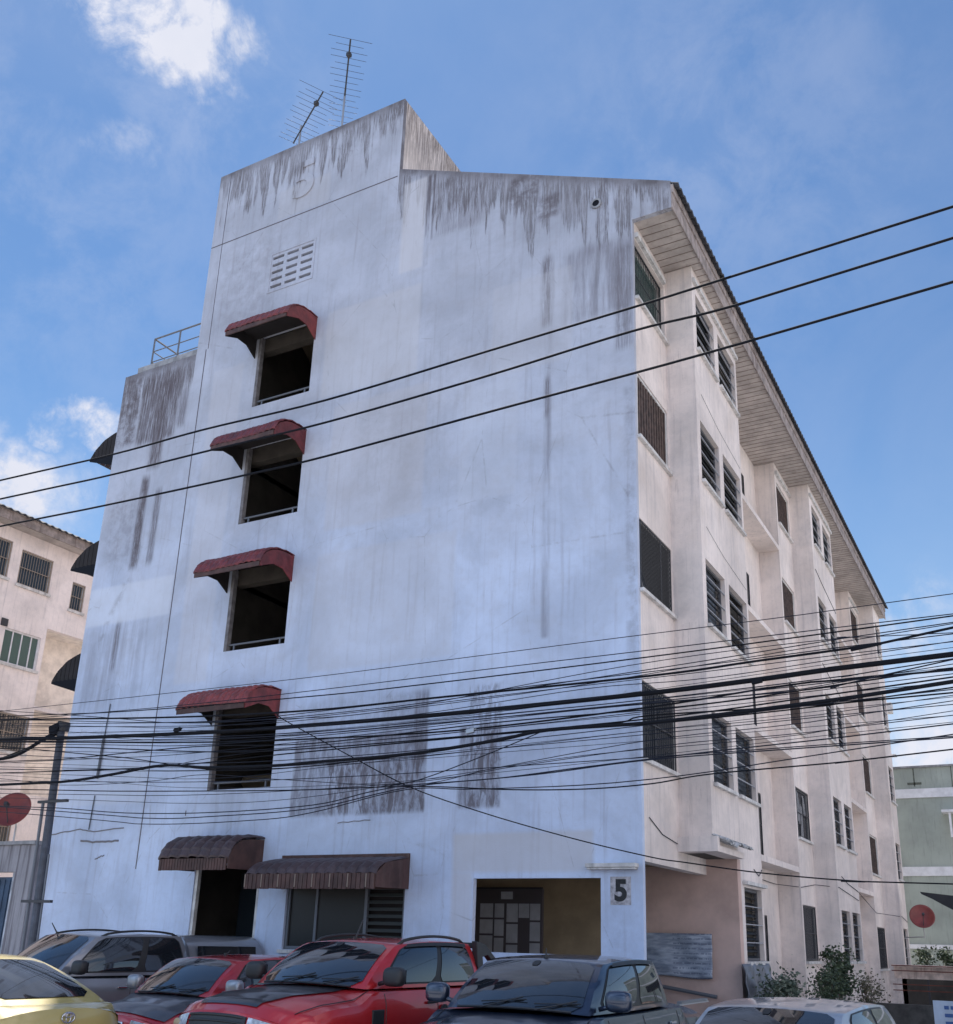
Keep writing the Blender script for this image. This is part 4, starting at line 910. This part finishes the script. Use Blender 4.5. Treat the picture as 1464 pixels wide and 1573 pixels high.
gw_ = MB(); gw_.box(.75, 3.2, 12.0, 12.25, 0, .66); tag(gw_.build('garden_wall', mat('dark mossy wall', (.06, .058, .055), .9, var=.5, vscale=3)), 'low dark garden wall behind the white parked car', 'wall')
sg = empty('sign_board', (3.9, 6, 0)); tag(sg, 'blue and white printed box sign at the lower right edge', 'sign')
q = MB(); q.box(-.68, .5, -.03, .03, .35, 1.02); q.build('panel', mat('pale blue panel', (.40, .46, .55), .5, var=.15), sg)
q = MB(); rs = random.Random(4)
for r in range(4):
    x = -.5
    while x < .4:
        wd = rs.uniform(.05, .16); q.box(x, min(x+wd, .42), -.036, -.031, .88-r*.13, .94-r*.13); x += wd+.03
q.build('print', mat('blue print', (.04, .09, .24), .6), sg)
q = MB(); q.box(-.6, -.55, -.02, .02, -.0, .35); q.box(.4, .45, -.02, .02, 0, .35); q.build('post', M['iron'], sg)

# ------------------------------------------------------------------ plants
def leaf_mat(nm, a, c):
    m = bpy.data.materials.new(nm); m.use_nodes = True; t = N(m.node_tree); p = t.n['Principled BSDF']; p.inputs['Roughness'].default_value = .55
    oi = t.node('ShaderNodeNewGeometry'); t.put(p.inputs['Base Color'], t.mix(oi.outputs['Random Per Island'], a, c)); return m
M['leaf1'] = leaf_mat('dark leaves', (.02, .035, .018), (.06, .09, .04)); M['leaf2'] = leaf_mat('dry olive leaves', (.05, .05, .03), (.13, .12, .07)); M['leaf3'] = leaf_mat('grey green leaves', (.05, .07, .05), (.14, .17, .12))
def bush(loc, rx, ry, h, n, m, label, seed, stems=4, ls=.07):
    rnd = random.Random(seed); root = empty('bush', loc); tag(root, label, 'plant', 'plants along the side wall')
    q = MB(); tips = []
    for j in range(stems):
        a = rnd.uniform(0, 2*PI); e = Vector((rx*.6*math.cos(a), ry*.6*math.sin(a), h*rnd.uniform(.6, 1)))
        q.tube([(0, 0, 0), e*.5+Vector((0, 0, h*.1)), e], [.02, .014, .006], 5); tips.append(e)
    q.build('stem', mat('bark', (.08, .06, .045), .9) if 'bark' not in bpy.data.materials else bpy.data.materials['bark'], root)
    q = MB()
    cl = [(Vector((rnd.gauss(0, rx*.5), rnd.gauss(0, ry*.5), h*rnd.uniform(.15, 1))), rnd.uniform(.4, 1)) for _ in range(10)]+[(t_, 1) for t_ in tips]
    for _ in range(n):
        c, k = rnd.choice(cl); p = c+Vector((rnd.gauss(0, .14*k), rnd.gauss(0, .14*k), rnd.gauss(0, .12*k)))
        if p.z < .02: continue
        d = Vector((rnd.gauss(0, 1), rnd.gauss(0, 1), rnd.gauss(0, .6))).normalized(); s_ = d.cross(Vector((rnd.gauss(0, 1), rnd.gauss(0, 1), rnd.gauss(0, 1)))).normalized(); L = ls*rnd.uniform(.6, 1.3)
        q.quad(p, p+d*L*.5+s_*L*.28, p+d*L, p+d*L*.5-s_*L*.28)
    q.build('foliage', M[m], root, fix=False)
    return root
bush((1.15, 3.35, 0), .22, .40, 1.32, 2600, 'leaf3', 'grey green shrub nearest the plastic sheet', 1)
bush((1.2, 2.5, 0), .25, .45, .95, 1300, 'leaf2', 'low dry olive shrub at the corner of the side wall', 2)
bush((1.2, 6.8, 0), .25, .4, 1.35, 1300, 'leaf1', 'dark narrow plant between shrub and creeper', 3)
bush((.95, 9.3, 0), .30, .9, 1.72, 2600, 'leaf1', 'tall dark creeper reaching up to the ground floor windows', 4, stems=8, ls=.09)
bush((1.1, 12.4, 0), .25, .8, 1.15, 1200, 'leaf2', 'straggly brownish plant past the creeper', 5, stems=6)
bush((1.5, 26.5, 0), .9, .5, 1.9, 1800, 'leaf1', 'dark rounded bush beside the far end of the block', 6, ls=.12)

# ------------------------------------------------------------------ vehicles
def paint(nm, col, rough=.35, metal=.25): return mat(nm, col, rough, metal=metal, coat=.9, var=.12, vscale=1.2)
M['glass_car'] = mat('tinted car glass', (.012, .015, .02), .03, spec=1.0, coat=.5)
M['blackpl'] = mat('black plastic', (.018, .018, .02), .5); M['tyre'] = mat('tyre rubber', (.02, .02, .021), .85); M['chrome'] = mat('chrome', (.6, .6, .62), .12, metal=1)
M['rim'] = mat('alloy rim', (.4, .4, .42), .3, metal=.9); M['lamp'] = mat('lamp glass', (.55, .58, .62), .08, spec=.8, metal=.35, var=.5, vscale=18); M['redlamp'] = mat('red lamp', (.25, .01, .012), .12, coat=1)
def lerp(tab, x):
    if x <= tab[0][0]: return tab[0][1]
    for (a, va), (c, vc) in zip(tab, tab[1:]):
        if x <= c: f = (x-a)/(c-a); f = f*f*(3-2*f)*.35+f*.65; return va+(vc-va)*f
    return tab[-1][1]
def coons(c0, c1, d0, d1):
    """c0(u) v=0, c1(u) v=1, d0(v) u=0, d1(v) u=1"""
    def S(u, v):
        L = c0(u)*(1-v)+c1(u)*v+d0(v)*(1-u)+d1(v)*u
        Bq = c0(0)*(1-u)*(1-v)+c0(1)*u*(1-v)+c1(0)*(1-u)*v+c1(1)*u*v
        return L-Bq
    return S
def patch(mb, S, u0, u1, v0, v1, off=0, nu=14, nv=8, rad=0, sgn=1):
    def P(u, v):
        e = 1e-3; p = S(u, v); n = (S(u+e, v)-p).cross(S(u, v+e)-p); n = n.normalized() if n.length > 0 else Vector((0, 0, 1))
        return p+n*off*sgn
    def fn(a, c):
        ins = 0
        if rad:
            k = abs(c-.5)*2
            if k > 1-rad: ins = rad*.5*(1-math.sqrt(max(0, 1-((k-(1-rad))/rad)**2)))
        a2 = ins+a*(1-2*ins); return P(u0+(u1-u0)*a2, v0+(v1-v0)*c)
    mb.grid(fn, nu, nv)
def car(name, spec, pose, paintm, label, cat):
    X, Y, hd, sc_, z0 = pose
    root = empty(name, (X, Y, z0), math.radians(hd)); root.scale = (sc_,)*3; tag(root, label, cat, 'vehicles parked in front of the block')
    s = spec; xf, xr, Wd = s['xf'], s['xr'], s['W']; ztab = s['top']; zb0 = s.get('zb', .28); wx = s['wheels']; R = s['R']; kind = s['kind']
    L_ = xf-xr
    def hw(x):
        e = min(xf-x, x-xr); return Wd*(1-.10*max(0, 1-e/.9)**2)
    def bend(x, sn):
        ff = max(0, 1-(xf-x)/1.2); fb = max(0, 1-(x-xr)/1.0)
        return -(ff**1.5)*(.06*sn**2+.22*abs(sn)**5) + (fb**1.5)*(.04*sn**2+.10*abs(sn)**6)
    def top(x, sn):
        Z = lerp(ztab, x); dr = s.get('drop', .13)
        q_ = max(0, min(1, (s['A'][0]+.25-x)/.3))*max(0, min(1, (x-s['D'][0]+.25)/.2)); dr *= 1-.80*q_*q_*(3-2*q_)
        return Z-dr*abs(sn)**2.6
    def sec(x):
        Z = lerp(ztab, x); h_ = hw(x); zS = top(x, 1.0); zb = zb0; pts = []
        for xw in wx:
            dx = abs(x-xw)
            if dx < R+.06: zb = max(zb, math.sqrt(max(0, (R+.06)**2-dx*dx))+R*.98)
        zb = min(zb, zS-.12)
        pts.append((0, zb)); pts.append((h_*.75, zb))
        for k in range(9):
            f = k/8; z = zb+(zS-zb)*f; zn = (z-zb0)/(zS-zb0)
            y = h_*(1+.018*math.sin(PI*zn))-(.07*max(0, 1-zn/.25)**2)-.035*max(0, (zn-.8)/.2)**2; pts.append((y, z))
        yl = pts[-1][0]
        for k in range(1, 10): sn = 1-k/9; pts.append((yl*sn, top(x, sn)))
        return [(y, z, y/max(h_, .01)) for y, z in pts]
    NS = 96; m_ = MB(); st = [xr+(xf-xr)*k/NS for k in range(NS+1)]; npt = len(sec(0))
    for sg in (1, -1):
        i0 = len(m_.v)
        for x in st:
            for (y, z, sn) in sec(x): m_.v.append((x+bend(x, min(1, sn)), sg*y, z))
        for a in range(NS):
            for c in range(npt-1): qd = (i0+a*npt+c, i0+a*npt+c+1, i0+(a+1)*npt+c+1, i0+(a+1)*npt+c); m_.f.append(qd if sg > 0 else qd[::-1])
    # end caps: shallow bulged faces
    def cap(x, d, bulge):
        S_ = sec(x); hs = S_[2:11]; zb = S_[0][1]
        def fn(u, v):
            sn = u*2-1; zt = top(x, abs(sn)); z = zb+(zt-zb)*v
            zf = (z-zb)/(S_[10][1]-zb) if z < S_[10][1] else 1
            k = min(8, zf*8); i = min(7, int(k)); yh = hs[i][0]*(1-(k-i))+hs[i+1][0]*(k-i)
            return Vector((x+bend(x, abs(sn))+d*bulge*math.sin(PI*min(1, v*1.0))**.6*(1-abs(sn)**6), yh*sn, z))
        return fn
    cf, cb = cap(xf, 1, .07), cap(xr, -1, .05); m_.grid(cf, 20, 12); m_.grid(cb, 20, 12)
    # greenhouse
    A, Bp, C, D = [Vector(q) for q in (s['A'], s['B'], s['C'], s['D'])]
    mir = lambda p: Vector((p.x, -p.y, p.z))
    def curve(p, q_, bow): return lambda t: p*(1-t)+q_*t+Vector(bow)*4*t*(1-t)
    base_f = curve(mir(A), A, (.13, 0, .03)); top_f = curve(mir(Bp), Bp, (.07, 0, .035)); ap = curve(A, Bp, (-.0, .0, .04)); am = lambda t: mir(ap(t))
    base_r = curve(mir(D), D, (-.07, 0, .0)); top_r = curve(mir(C), C, (-.05, 0, .03)); cp = curve(D, C, (-.01, .0, .03)); cm = lambda t: mir(cp(t))
    rs_ = curve(Bp, C, (0, .015, s.get('arch', .045))); rsm = lambda t: mir(rs_(t)); belt = curve(A, D, (0, .05, .0)); beltm = lambda t: mir(belt(t))
    WS = coons(base_f, top_f, am, ap); RW = coons(base_r, top_r, cm, cp); RF = coons(top_f, top_r, rsm, rs_)
    SL = coons(belt, rs_, ap, cp); SR = coons(beltm, rsm, am, cm)
    for S in (WS, RW): patch(m_, S, 0, 1, 0, 1, 0, 16, 10)
    patch(m_, RF, 0, 1, 0, 1, 0, 16, 14)
    def tumble(S, sg): return lambda u, v: S(u, v)+Vector((0, sg*.035*math.sin(PI*v)*math.sin(PI*min(1, max(0, u)))**.5, 0))
    SLt, SRt = tumble(SL, 1), tumble(SR, -1)
    patch(m_, SLt, 0, 1, 0, 1, 0, 20, 8); patch(m_, SRt, 0, 1, 0, 1, 0, 20, 8)
    body = m_.build('body', paintm, root, smooth=True); es = body.modifiers.new('e', 'EDGE_SPLIT'); es.split_angle = math.radians(38)
    def orient(S): # outward sign
        p = S(.5, .5); n = (S(.501, .5)-p).cross(S(.5, .501)-p); c_ = Vector(((A.x+D.x)/2, 0, .9)); return 1 if n.dot(p-c_) > 0 else -1
    g = MB(); patch(g, WS, .045, .955, .03, .95, .008, 18, 10, .12, orient(WS)); wsh = g.build('windshield', M['glass_car'], root, smooth=True)
    g = MB(); patch(g, RW, .07, .93, .10, .93, .008, 18, 10, .2, orient(RW)); g.build('rear_window', M['glass_car'], root, smooth=True)
    for S in (SLt, SRt):
        o_ = orient(S); segs = s['sidewin']
        fr = MB(); patch(fr, S, segs[0][0]-.015, segs[-1][1]+.015, .06, .93, .004, 24, 8, .1, o_); fr.build('window_trim', M['blackpl'], root, smooth=True)
        for (a0, a1) in segs:
            g = MB(); patch(g, S, a0, a1, .09, .89, .010, 10, 8, .14, o_); g.build('window', M['glass_car'], root, smooth=True)
        if s.get('visor'):
            g = MB(); patch(g, S, segs[0][0]+.03, segs[-1][1]-.01, .84, .94, .03, 24, 3, 0, o_); g.build('rain_visor', M['blackpl'], root, smooth=True)
    # hood panel and door seams
    if s.get('hood'):
        hm, h0, h1, yy = s['hood']; g = MB()
        def fh(u, v):
            x = h0+(h1-h0)*u; sn = (v*2-1)*yy*(1-.25*s.get('htaper', 1)*u); return (x+bend(x, abs(sn)), hw(x)*sn, top(x, abs(sn))+.009)
        g.grid(fh, 24, 20); g.build('hood', hm, root, smooth=True)
    seam = MB()
    def sidey(x, z):
        S_ = sec(x)[2:11]
        for (y0, z0_, _), (y1, z1_, _) in zip(S_, S_[1:]):
            if z0_ <= z <= z1_: f = (z-z0_)/max(1e-6, z1_-z0_); return y0+(y1-y0)*f
        return S_[-1][0] if z > S_[-1][1] else S_[0][0]
    for xs_ in s.get('doors', []):
        for sg in (1, -1):
            zz = [zb0+.14+(top(xs_, 1)-zb0-.16)*k/8 for k in range(9)]; seam.tube([(xs_, sg*(sidey(xs_, z)+.0), z) for z in zz], .006, 4)
    for sg in (1, -1):                                                  # hood shut line
        xx = [A.x-.02+(xf-.12-A.x)*k/14 for k in range(15)]; seam.tube([(x+bend(x, .86), sg*hw(x)*.86, top(x, .86)+.001) for x in xx], .005, 4)
    seam.build('panel_gap', M['blackpl'], root)
    for xs_ in s.get('doors', [])[:-1]:
        for sg in (1, -1):
            z = top(xs_, 1)-.13; g = MB(); g.box(xs_-.95+.02, xs_-.95+.20, sg*(sidey(xs_-.9, z)+.01), sg*(sidey(xs_-.9, z)+.035), z-.012, z+.016) ; g.build('door_handle', s.get('handle', M['chrome']), root, bevel=.006)
    # front: grille, lamps, bumper
    g = MB(); gl = s['grille']; P_ = lambda u, v: cf(u, v)+Vector((.012, 0, 0))
    g.grid(lambda a, c: P_(gl[0]+(gl[1]-gl[0])*a, gl[2]+(gl[3]-gl[2])*c), 14, 6); gr = g.build('grille', M['blackpl'], root, smooth=True)
    g = MB()
    for k in range(1, 5):
        v = gl[2]+(gl[3]-gl[2])*k/5; g.tube([P_(gl[0]+(gl[1]-gl[0])*a/10, v)+Vector((.006, 0, 0)) for a in range(11)], .01, 5)
    v0, v1 = gl[2], gl[3]; loop = [P_(gl[0]+(gl[1]-gl[0])*a/10, v1) for a in range(11)]+[P_(gl[1], v1+(v0-v1)*a/4) for a in range(1, 5)]
    g.tube(loop, .016, 6); g.build('grille_bar', s.get('grillebar', M['chrome']), gr, smooth=True)
    for sg in (0, 1):
        g = MB(); u0, u1, va, vb = s['lamp']
        if sg: u0, u1 = 1-u1, 1-u0
        g.grid(lambda a, c: cf(u0+(u1-u0)*a, va+(vb-va)*(c*(1-.25*(a if sg == 0 else 1-a)*0)))+Vector((.015, 0, 0)), 8, 5); hl = g.build('headlight', M['lamp'], root, smooth=True)
        g = MB(); pc = cf((u0+u1)/2, (va+vb)/2)+Vector((.02, 0, 0)); g.tube([pc, pc+Vector((.012, 0, 0))], .05, 14); g.build('lamp_lens', M['chrome'], hl)
        g = MB(); u0, u1, va, vb = s.get('tail', (.02, .2, .62, .95))
        if sg: u0, u1 = 1-u1, 1-u0
        g.grid(lambda a, c: cb(u0+(u1-u0)*a, va+(vb-va)*c)-Vector((.012, 0, 0)), 6, 5); g.build('tail_light', M['redlamp'], root, smooth=True)
    g = MB(); g.grid(lambda a, c: cf(.04+.92*a, .02+.30*c)+Vector((.03, 0, 0)), 14, 4); g.build('bumper', s.get('bumper', paintm), root, smooth=True)
    st_ = MB(); patch(st_, WS, .47, .53, .80, .93, .013, 3, 3, .3, orient(WS)); st_.build('sensor_cover', M['blackpl'], root)
    st_ = MB(); st_.box(xf+.12, xf+.13, -.17, .17, .48, .60); st_.build('number_plate', M['white'], root)
    # wheels
    for xw in wx:
        for sg in (1, -1):
            yo = sg*(hw(xw)-.10); wl = empty('wheel', (xw, yo, R)); wl.parent = root
            g = MB(); n = 32; prf = [(.0, R*.62), (.03, R*.95), (.08, R), (.17, R), (.22, R*.95), (.24, R*.62)]
            g.grid(lambda u, v: (lambda y, r: Vector((r*math.cos(2*PI*u), sg*(.12-y), r*math.sin(2*PI*u))))(*[prf[min(int(v*5), 4)][q]*(1-(v*5-min(int(v*5), 4)))+prf[min(int(v*5), 4)+1][q]*(v*5-min(int(v*5), 4)) for q in (0, 1)]), n, 10)
            g.build('tyre', M['tyre'], wl, smooth=True)
            g = MB(); g.tube([(0, sg*.06, 0), (0, sg*.085, 0)], R*.16, 12)
            for k in range(5):
                a = 2*PI*k/5; d = Vector((math.cos(a), 0, math.sin(a))); e = Vector((-math.sin(a), 0, math.cos(a))); g.obox(d*R*.36+Vector((0, sg*.07, 0)), d*R*.26, e*R*.07, (0, .012, 0))
            g.tube([(0, sg*.02, 0), (0, sg*.09, 0)], R*.62, 28, False); g.build('rim', M['rim'], wl)
    # mirrors
    for sg in (1, -1):
        mx, my, mz = A.x-.20, A.y+.06, A.z+.10; mr = MB()
        def fm(u, v):
            th, ph = 2*PI*u, PI*(v-.5); cx, cy_, cz = [abs(q)**.6*(1 if q > 0 else -1) for q in (math.cos(ph)*math.cos(th), math.cos(ph)*math.sin(th), math.sin(ph))]
            return Vector((mx+.075*cx, sg*(my+.17+.13*cy_), mz+.03+.10*cz))
        mr.grid(fm, 20, 12); mr.tube([(mx, sg*(my-.03), mz-.05), (mx, sg*(my+.12), mz-.01)], .025, 6)
        mo = mr.build('mirror', s.get('mirror', paintm), root, smooth=True)
        g = MB(); g.box(mx-.08, mx-.073, sg*(my+.07), sg*(my+.27), mz-.04, mz+.10); g.build('mirror_glass', M['chrome'], mo)
    # wipers, antenna, rails
    g = MB()
    for (u, du) in ((.30, .30), (.68, .27)):
        a_, b_ = WS(u, .0)+Vector((.03, 0, .01)), WS(u+du*.9, .16)+Vector((.022, 0, .02)); g.tube([a_, b_], .008, 5); g.tube([WS(u-.02, .07)+Vector((.02, 0, .02)), WS(u+du, .12)+Vector((.02, 0, .022))], .006, 4)
    g.tube([WS(a/10, .01)+Vector((.012, 0, .008)) for a in range(1, 10)], .012, 5)
    g.build('wiper', M['blackpl'], root)
    if s.get('rails'):
        rz = s['rails']; g = MB()
        for sg in (1, -1):
            pts = []
            for k in range(13):
                f = k/12; p = rs_(.06+.92*f); pts.append((p.x, sg*(p.y-.05), p.z+rz*math.sin(PI*min(1, max(0, f)))**.35-.01))
            g.tube(pts, .018, 6)
        g.build('roof_rail', s.get('railm', M['blackpl']), root, smooth=True)
    if s.get('ant'):
        ax, ay, dx, ln = s['ant']; p = RF((ay+1)/2, ax); g = MB(); g.tube([p, p+Vector((dx, 0, ln))], [.012, .006], 5); g.tube([p, p+Vector((0, 0, .03))], .025, 8); g.build('antenna', M['blackpl'], root)
    return root, dict(RF=RF, WS=WS, RW=RW, SL=SLt, SR=SRt, top=top, hw=hw, sec=sec, cf=cf, cb=cb, orient=orient)

def pk(**kw):
    d = dict(kind='pickup', xf=2.62, xr=-2.65, W=.93, zb=.40, wheels=(1.62, -1.58), R=.385, drop=.14,
             top=[(-2.65, 1.24), (-1.3, 1.28), (-1.2, 1.28), (1.0, 1.28), (1.3, 1.27), (1.9, 1.20), (2.35, 1.09), (2.62, .94)],
             A=(1.15, .77, 1.275), B=(.50, .66, 1.72), C=(-1.05, .65, 1.75), D=(-1.25, .77, 1.28), arch=.035,
             sidewin=[(.10, .50), (.55, .90)], doors=[.98, .0, -1.12], grille=(.24, .76, .45, .93), lamp=(.02, .22, .60, .92))
    d.update(kw); return d
def hbk(**kw):
    d = dict(kind='hatch', xf=1.95, xr=-1.95, W=.84, zb=.25, wheels=(1.22, -1.28), R=.30, drop=.12,
             top=[(-1.95, .88), (-1.75, .98), (.9, .98), (1.1, .97), (1.6, .90), (1.95, .78)],
             A=(1.0, .72, .97), B=(.42, .62, 1.41), C=(-1.15, .59, 1.43), D=(-1.72, .67, .99), arch=.04,
             sidewin=[(.12, .46), (.50, .82)], doors=[.85, .05, -.85], grille=(.3, .7, .5, .85), lamp=(.02, .22, .62, .95), tail=(.02, .2, .55, .9))
    d.update(kw); return d
RED = paint('red paint', (.50, .018, .022)); BLACKW = mat('black hood wrap', (.016, .017, .021), .35, coat=.5)
# red crew cab
root, G_ = car('pickup_truck', pk(xf=2.45, top=[(-2.65, 1.24), (-1.3, 1.28), (1.0, 1.28), (1.3, 1.275), (1.9, 1.24), (2.28, 1.18), (2.45, 1.08)], lamp=(.03, .25, .74, .97), grille=(.27, .73, .55, .95), hood=(BLACKW, 1.12, 2.36, .60), rails=.07, ant=(.15, -.1, -.12, .22), mirror=M['blackpl'], visor=True, handle=M['blackpl'], grillebar=M['blackpl'], bumper=M['blackpl']), (-2.03, -3.85, 267.5, 1.01, .02), RED,
     'bright red crew cab pickup with black hood stripe and black roof rails', 'pickup truck')
q = MB()                                                            # sports bar and flares
for sg in (1, -1):
    q.prism([(-1.08, 1.79), (-1.30, 1.75), (-1.95, 1.34), (-2.2, 1.27), (-2.0, 1.27), (-1.75, 1.36), (-1.36, 1.62), (-1.24, 1.60), (-1.30, 1.25), (-1.22, 1.25), (-1.12, 1.5)], 'y', sg*.68, sg*.76)
    q.tube([(-1.36, sg*.72, 1.28), (-1.62, sg*.72, 1.42)], .02, 6)
q.box(-1.28, -1.12, -.66, .66, 1.70, 1.77); q.tube([(-1.3, .6, 1.74), (-1.3, -.6, 1.74)], .03, 6)
q.build('sports_bar', M['blackpl'], root, bevel=.01)
q = MB()
for xw in (1.62, -1.58):
    for sg in (1, -1): q.tube([(xw+.455*math.cos(PI*k/14), sg*.935, .385+.455*math.sin(PI*k/14)) for k in range(15)], .035, 6)
q.build('fender_flare', M['blackpl'], root, smooth=True)
q = MB(); q.box(1.02, 1.22, .925, .955, .92, 1.08); q.box(1.02, 1.22, -.955, -.925, .92, 1.08); q.build('side_vent', M['blackpl'], root, bevel=.01)
q = MB(); q.tube([(-.1, .95, 1.02), (-.1, .975, 1.02)], .075, 14); q.build('fuel_cap', M['blackpl'], root)
# dark blue pickup
BLUE = paint('dark blue paint', (.022, .034, .065), .3, .5)
root, G_ = car('pickup_truck', pk(ant=(.08, .0, -.0, .10), sidewin=[(.10, .48), (.53, .90)], visor=True, grillebar=M['chrome']), (.66, -4.25, 271, .975, -.04), BLUE, 'dark blue crew cab pickup right of the red one, seen nearly head on', 'pickup truck')
q = MB()
for k in range(26): q.box(-1.5-k*.042, -1.48-k*.042, .80, .86, 1.28, 1.31)
q.box(-2.6, -1.4, .80, .86, 1.265, 1.28); q.build('bed_rail', M['metal'], root)
# silver pickup with canopy
SILV = paint('grey silver paint', (.25, .26, .29), .3, .45)
root, G_ = car('pickup_truck', pk(A=(1.15, .77, 1.22), D=(-1.25, .77, 1.23), B=(.5, .66, 1.77), C=(-1.05, .65, 1.80), top=[(-2.65, 1.20), (1.0, 1.22), (1.3, 1.21), (1.9, 1.14), (2.35, 1.03), (2.62, .9)], rails=.06, mirror=M['blackpl'], sidewin=[(.09, .53), (.59, .93)], railm=M['blackpl'], ant=(.02, -.5, .12, .16)), (-8.02, -2.84, 264, 1.0, -.03), SILV, 'silver pickup with windowed canopy, farthest left beside the utility pole', 'pickup truck')
q = MB()
def canopy(u, v):
    x = -1.22-1.52*u; a = PI*v; zt = 1.83-.0*u; sl = -.08*u**4
    y = .76*math.cos(a); sy = abs(math.cos(a)); z = 1.26+(zt-1.26)*(1-sy**5)**.45 if sy < 1 else 1.26
    return Vector((x+sl, y*(1-.14*(1-sy**5)), z))
q.grid(canopy, 14, 28)
q.quad(*[tuple(canopy(1, v/20)) for v in range(21)]); q.quad(*[tuple(canopy(0, v/20)) for v in range(21)])
cn_ = q.build('canopy', SILV, root, smooth=True); cn_.modifiers.new('e', 'EDGE_SPLIT').split_angle = math.radians(35)
for sg in (1, -1):
    q = MB(); q.grid(lambda u, v: (-1.36-1.26*(u+.06*(1-v)*0), sg*(.775-.06*v+.0), 1.34+.32*v), 8, 4); q.build('canopy_window', M['glass_car'], cn_)
# red hatchback
RED2 = paint('crimson paint', (.40, .018, .03))
root, G_ = car('hatchback', hbk(hood=(mat('dark grey hood', (.06, .065, .08), .35, coat=.6), .98, 1.88, .92), htaper=0, ant=(.25, .0, -.08, .06), mirror=SILV), (-5.15, -3.0, 268, .99, .08), RED2, 'small red hatchback with dark hood left of the red pickup', 'car')
# white hatchback
WHT = paint('pale silver paint', (.36, .38, .42), .35, .3)
root, G_ = car('hatchback', hbk(), (3.02, -4.35, 264.4, .995, -.10), WHT, 'pale silver hatchback at the lower right, only its roof and glass in view', 'car')
# yellow taxi (rear three-quarter)
YEL = paint('yellow paint', (.42, .34, .12), .4, .05)
sed = dict(kind='sedan', xf=2.25, xr=-2.02, W=.86, zb=.25, wheels=(1.35, -1.3), R=.31, drop=.10,
           top=[(-2.02, .97), (-1.9, 1.0), (-1.5, 1.02), (.9, .98), (1.2, .95), (1.9, .82), (2.25, .66)],
           A=(1.05, .70, .97), B=(.30, .56, 1.40), C=(-.62, .56, 1.40), D=(-1.72, .69, 1.0), arch=.035,
           sidewin=[(.12, .46), (.50, .80)], doors=[.9, .05, -.85], grille=(.3, .7, .5, .85), lamp=(.02, .22, .62, .95), tail=(.01, .26, .35, .72))
root, G_ = car('taxi', sed, (-5.85, -6.62, 176.5, 1.0, .09), YEL, 'yellow taxi sedan seen from behind at the lower left edge', 'taxi')
q = MB(); cb = G_['cb']; pc = cb(.5, .88)-Vector((.02, 0, 0))
q.tube([pc+Vector((0, .075*math.cos(2*PI*k/20), .05*math.sin(2*PI*k/20))) for k in range(21)], .008, 6); q.tube([pc+Vector((-.002, .028*math.cos(2*PI*k/16), .05*math.sin(2*PI*k/16))) for k in range(17)], .006, 5)
q.tube([pc+Vector((-.002, .05*math.cos(2*PI*k/16), .022+.018*math.sin(2*PI*k/16))) for k in range(17)], .006, 5); q.build('emblem', M['chrome'], root, smooth=True)
q = MB(); q.grid(lambda a, c: cb(.28+.44*a, .60+.06*c)-Vector((.02, 0, 0)), 8, 2); q.build('trunk_trim', M['chrome'], root, smooth=True)
# dark cars far off in the side street
for k, (x, y, hd) in enumerate(((3.3, 20.0, 95), (5.4, 20.5, 88))):
    m2 = paint('far car paint %d' % k, ((.02, .022, .028), (.03, .03, .035))[k]); 
    car('parked_car', hbk(), (x, y, hd, .9, -.62 if k == 0 else -.62), m2, ('black parked car before the low shed beyond the garden wall', 'charcoal parked car at the right edge before the low shed')[k], 'car')
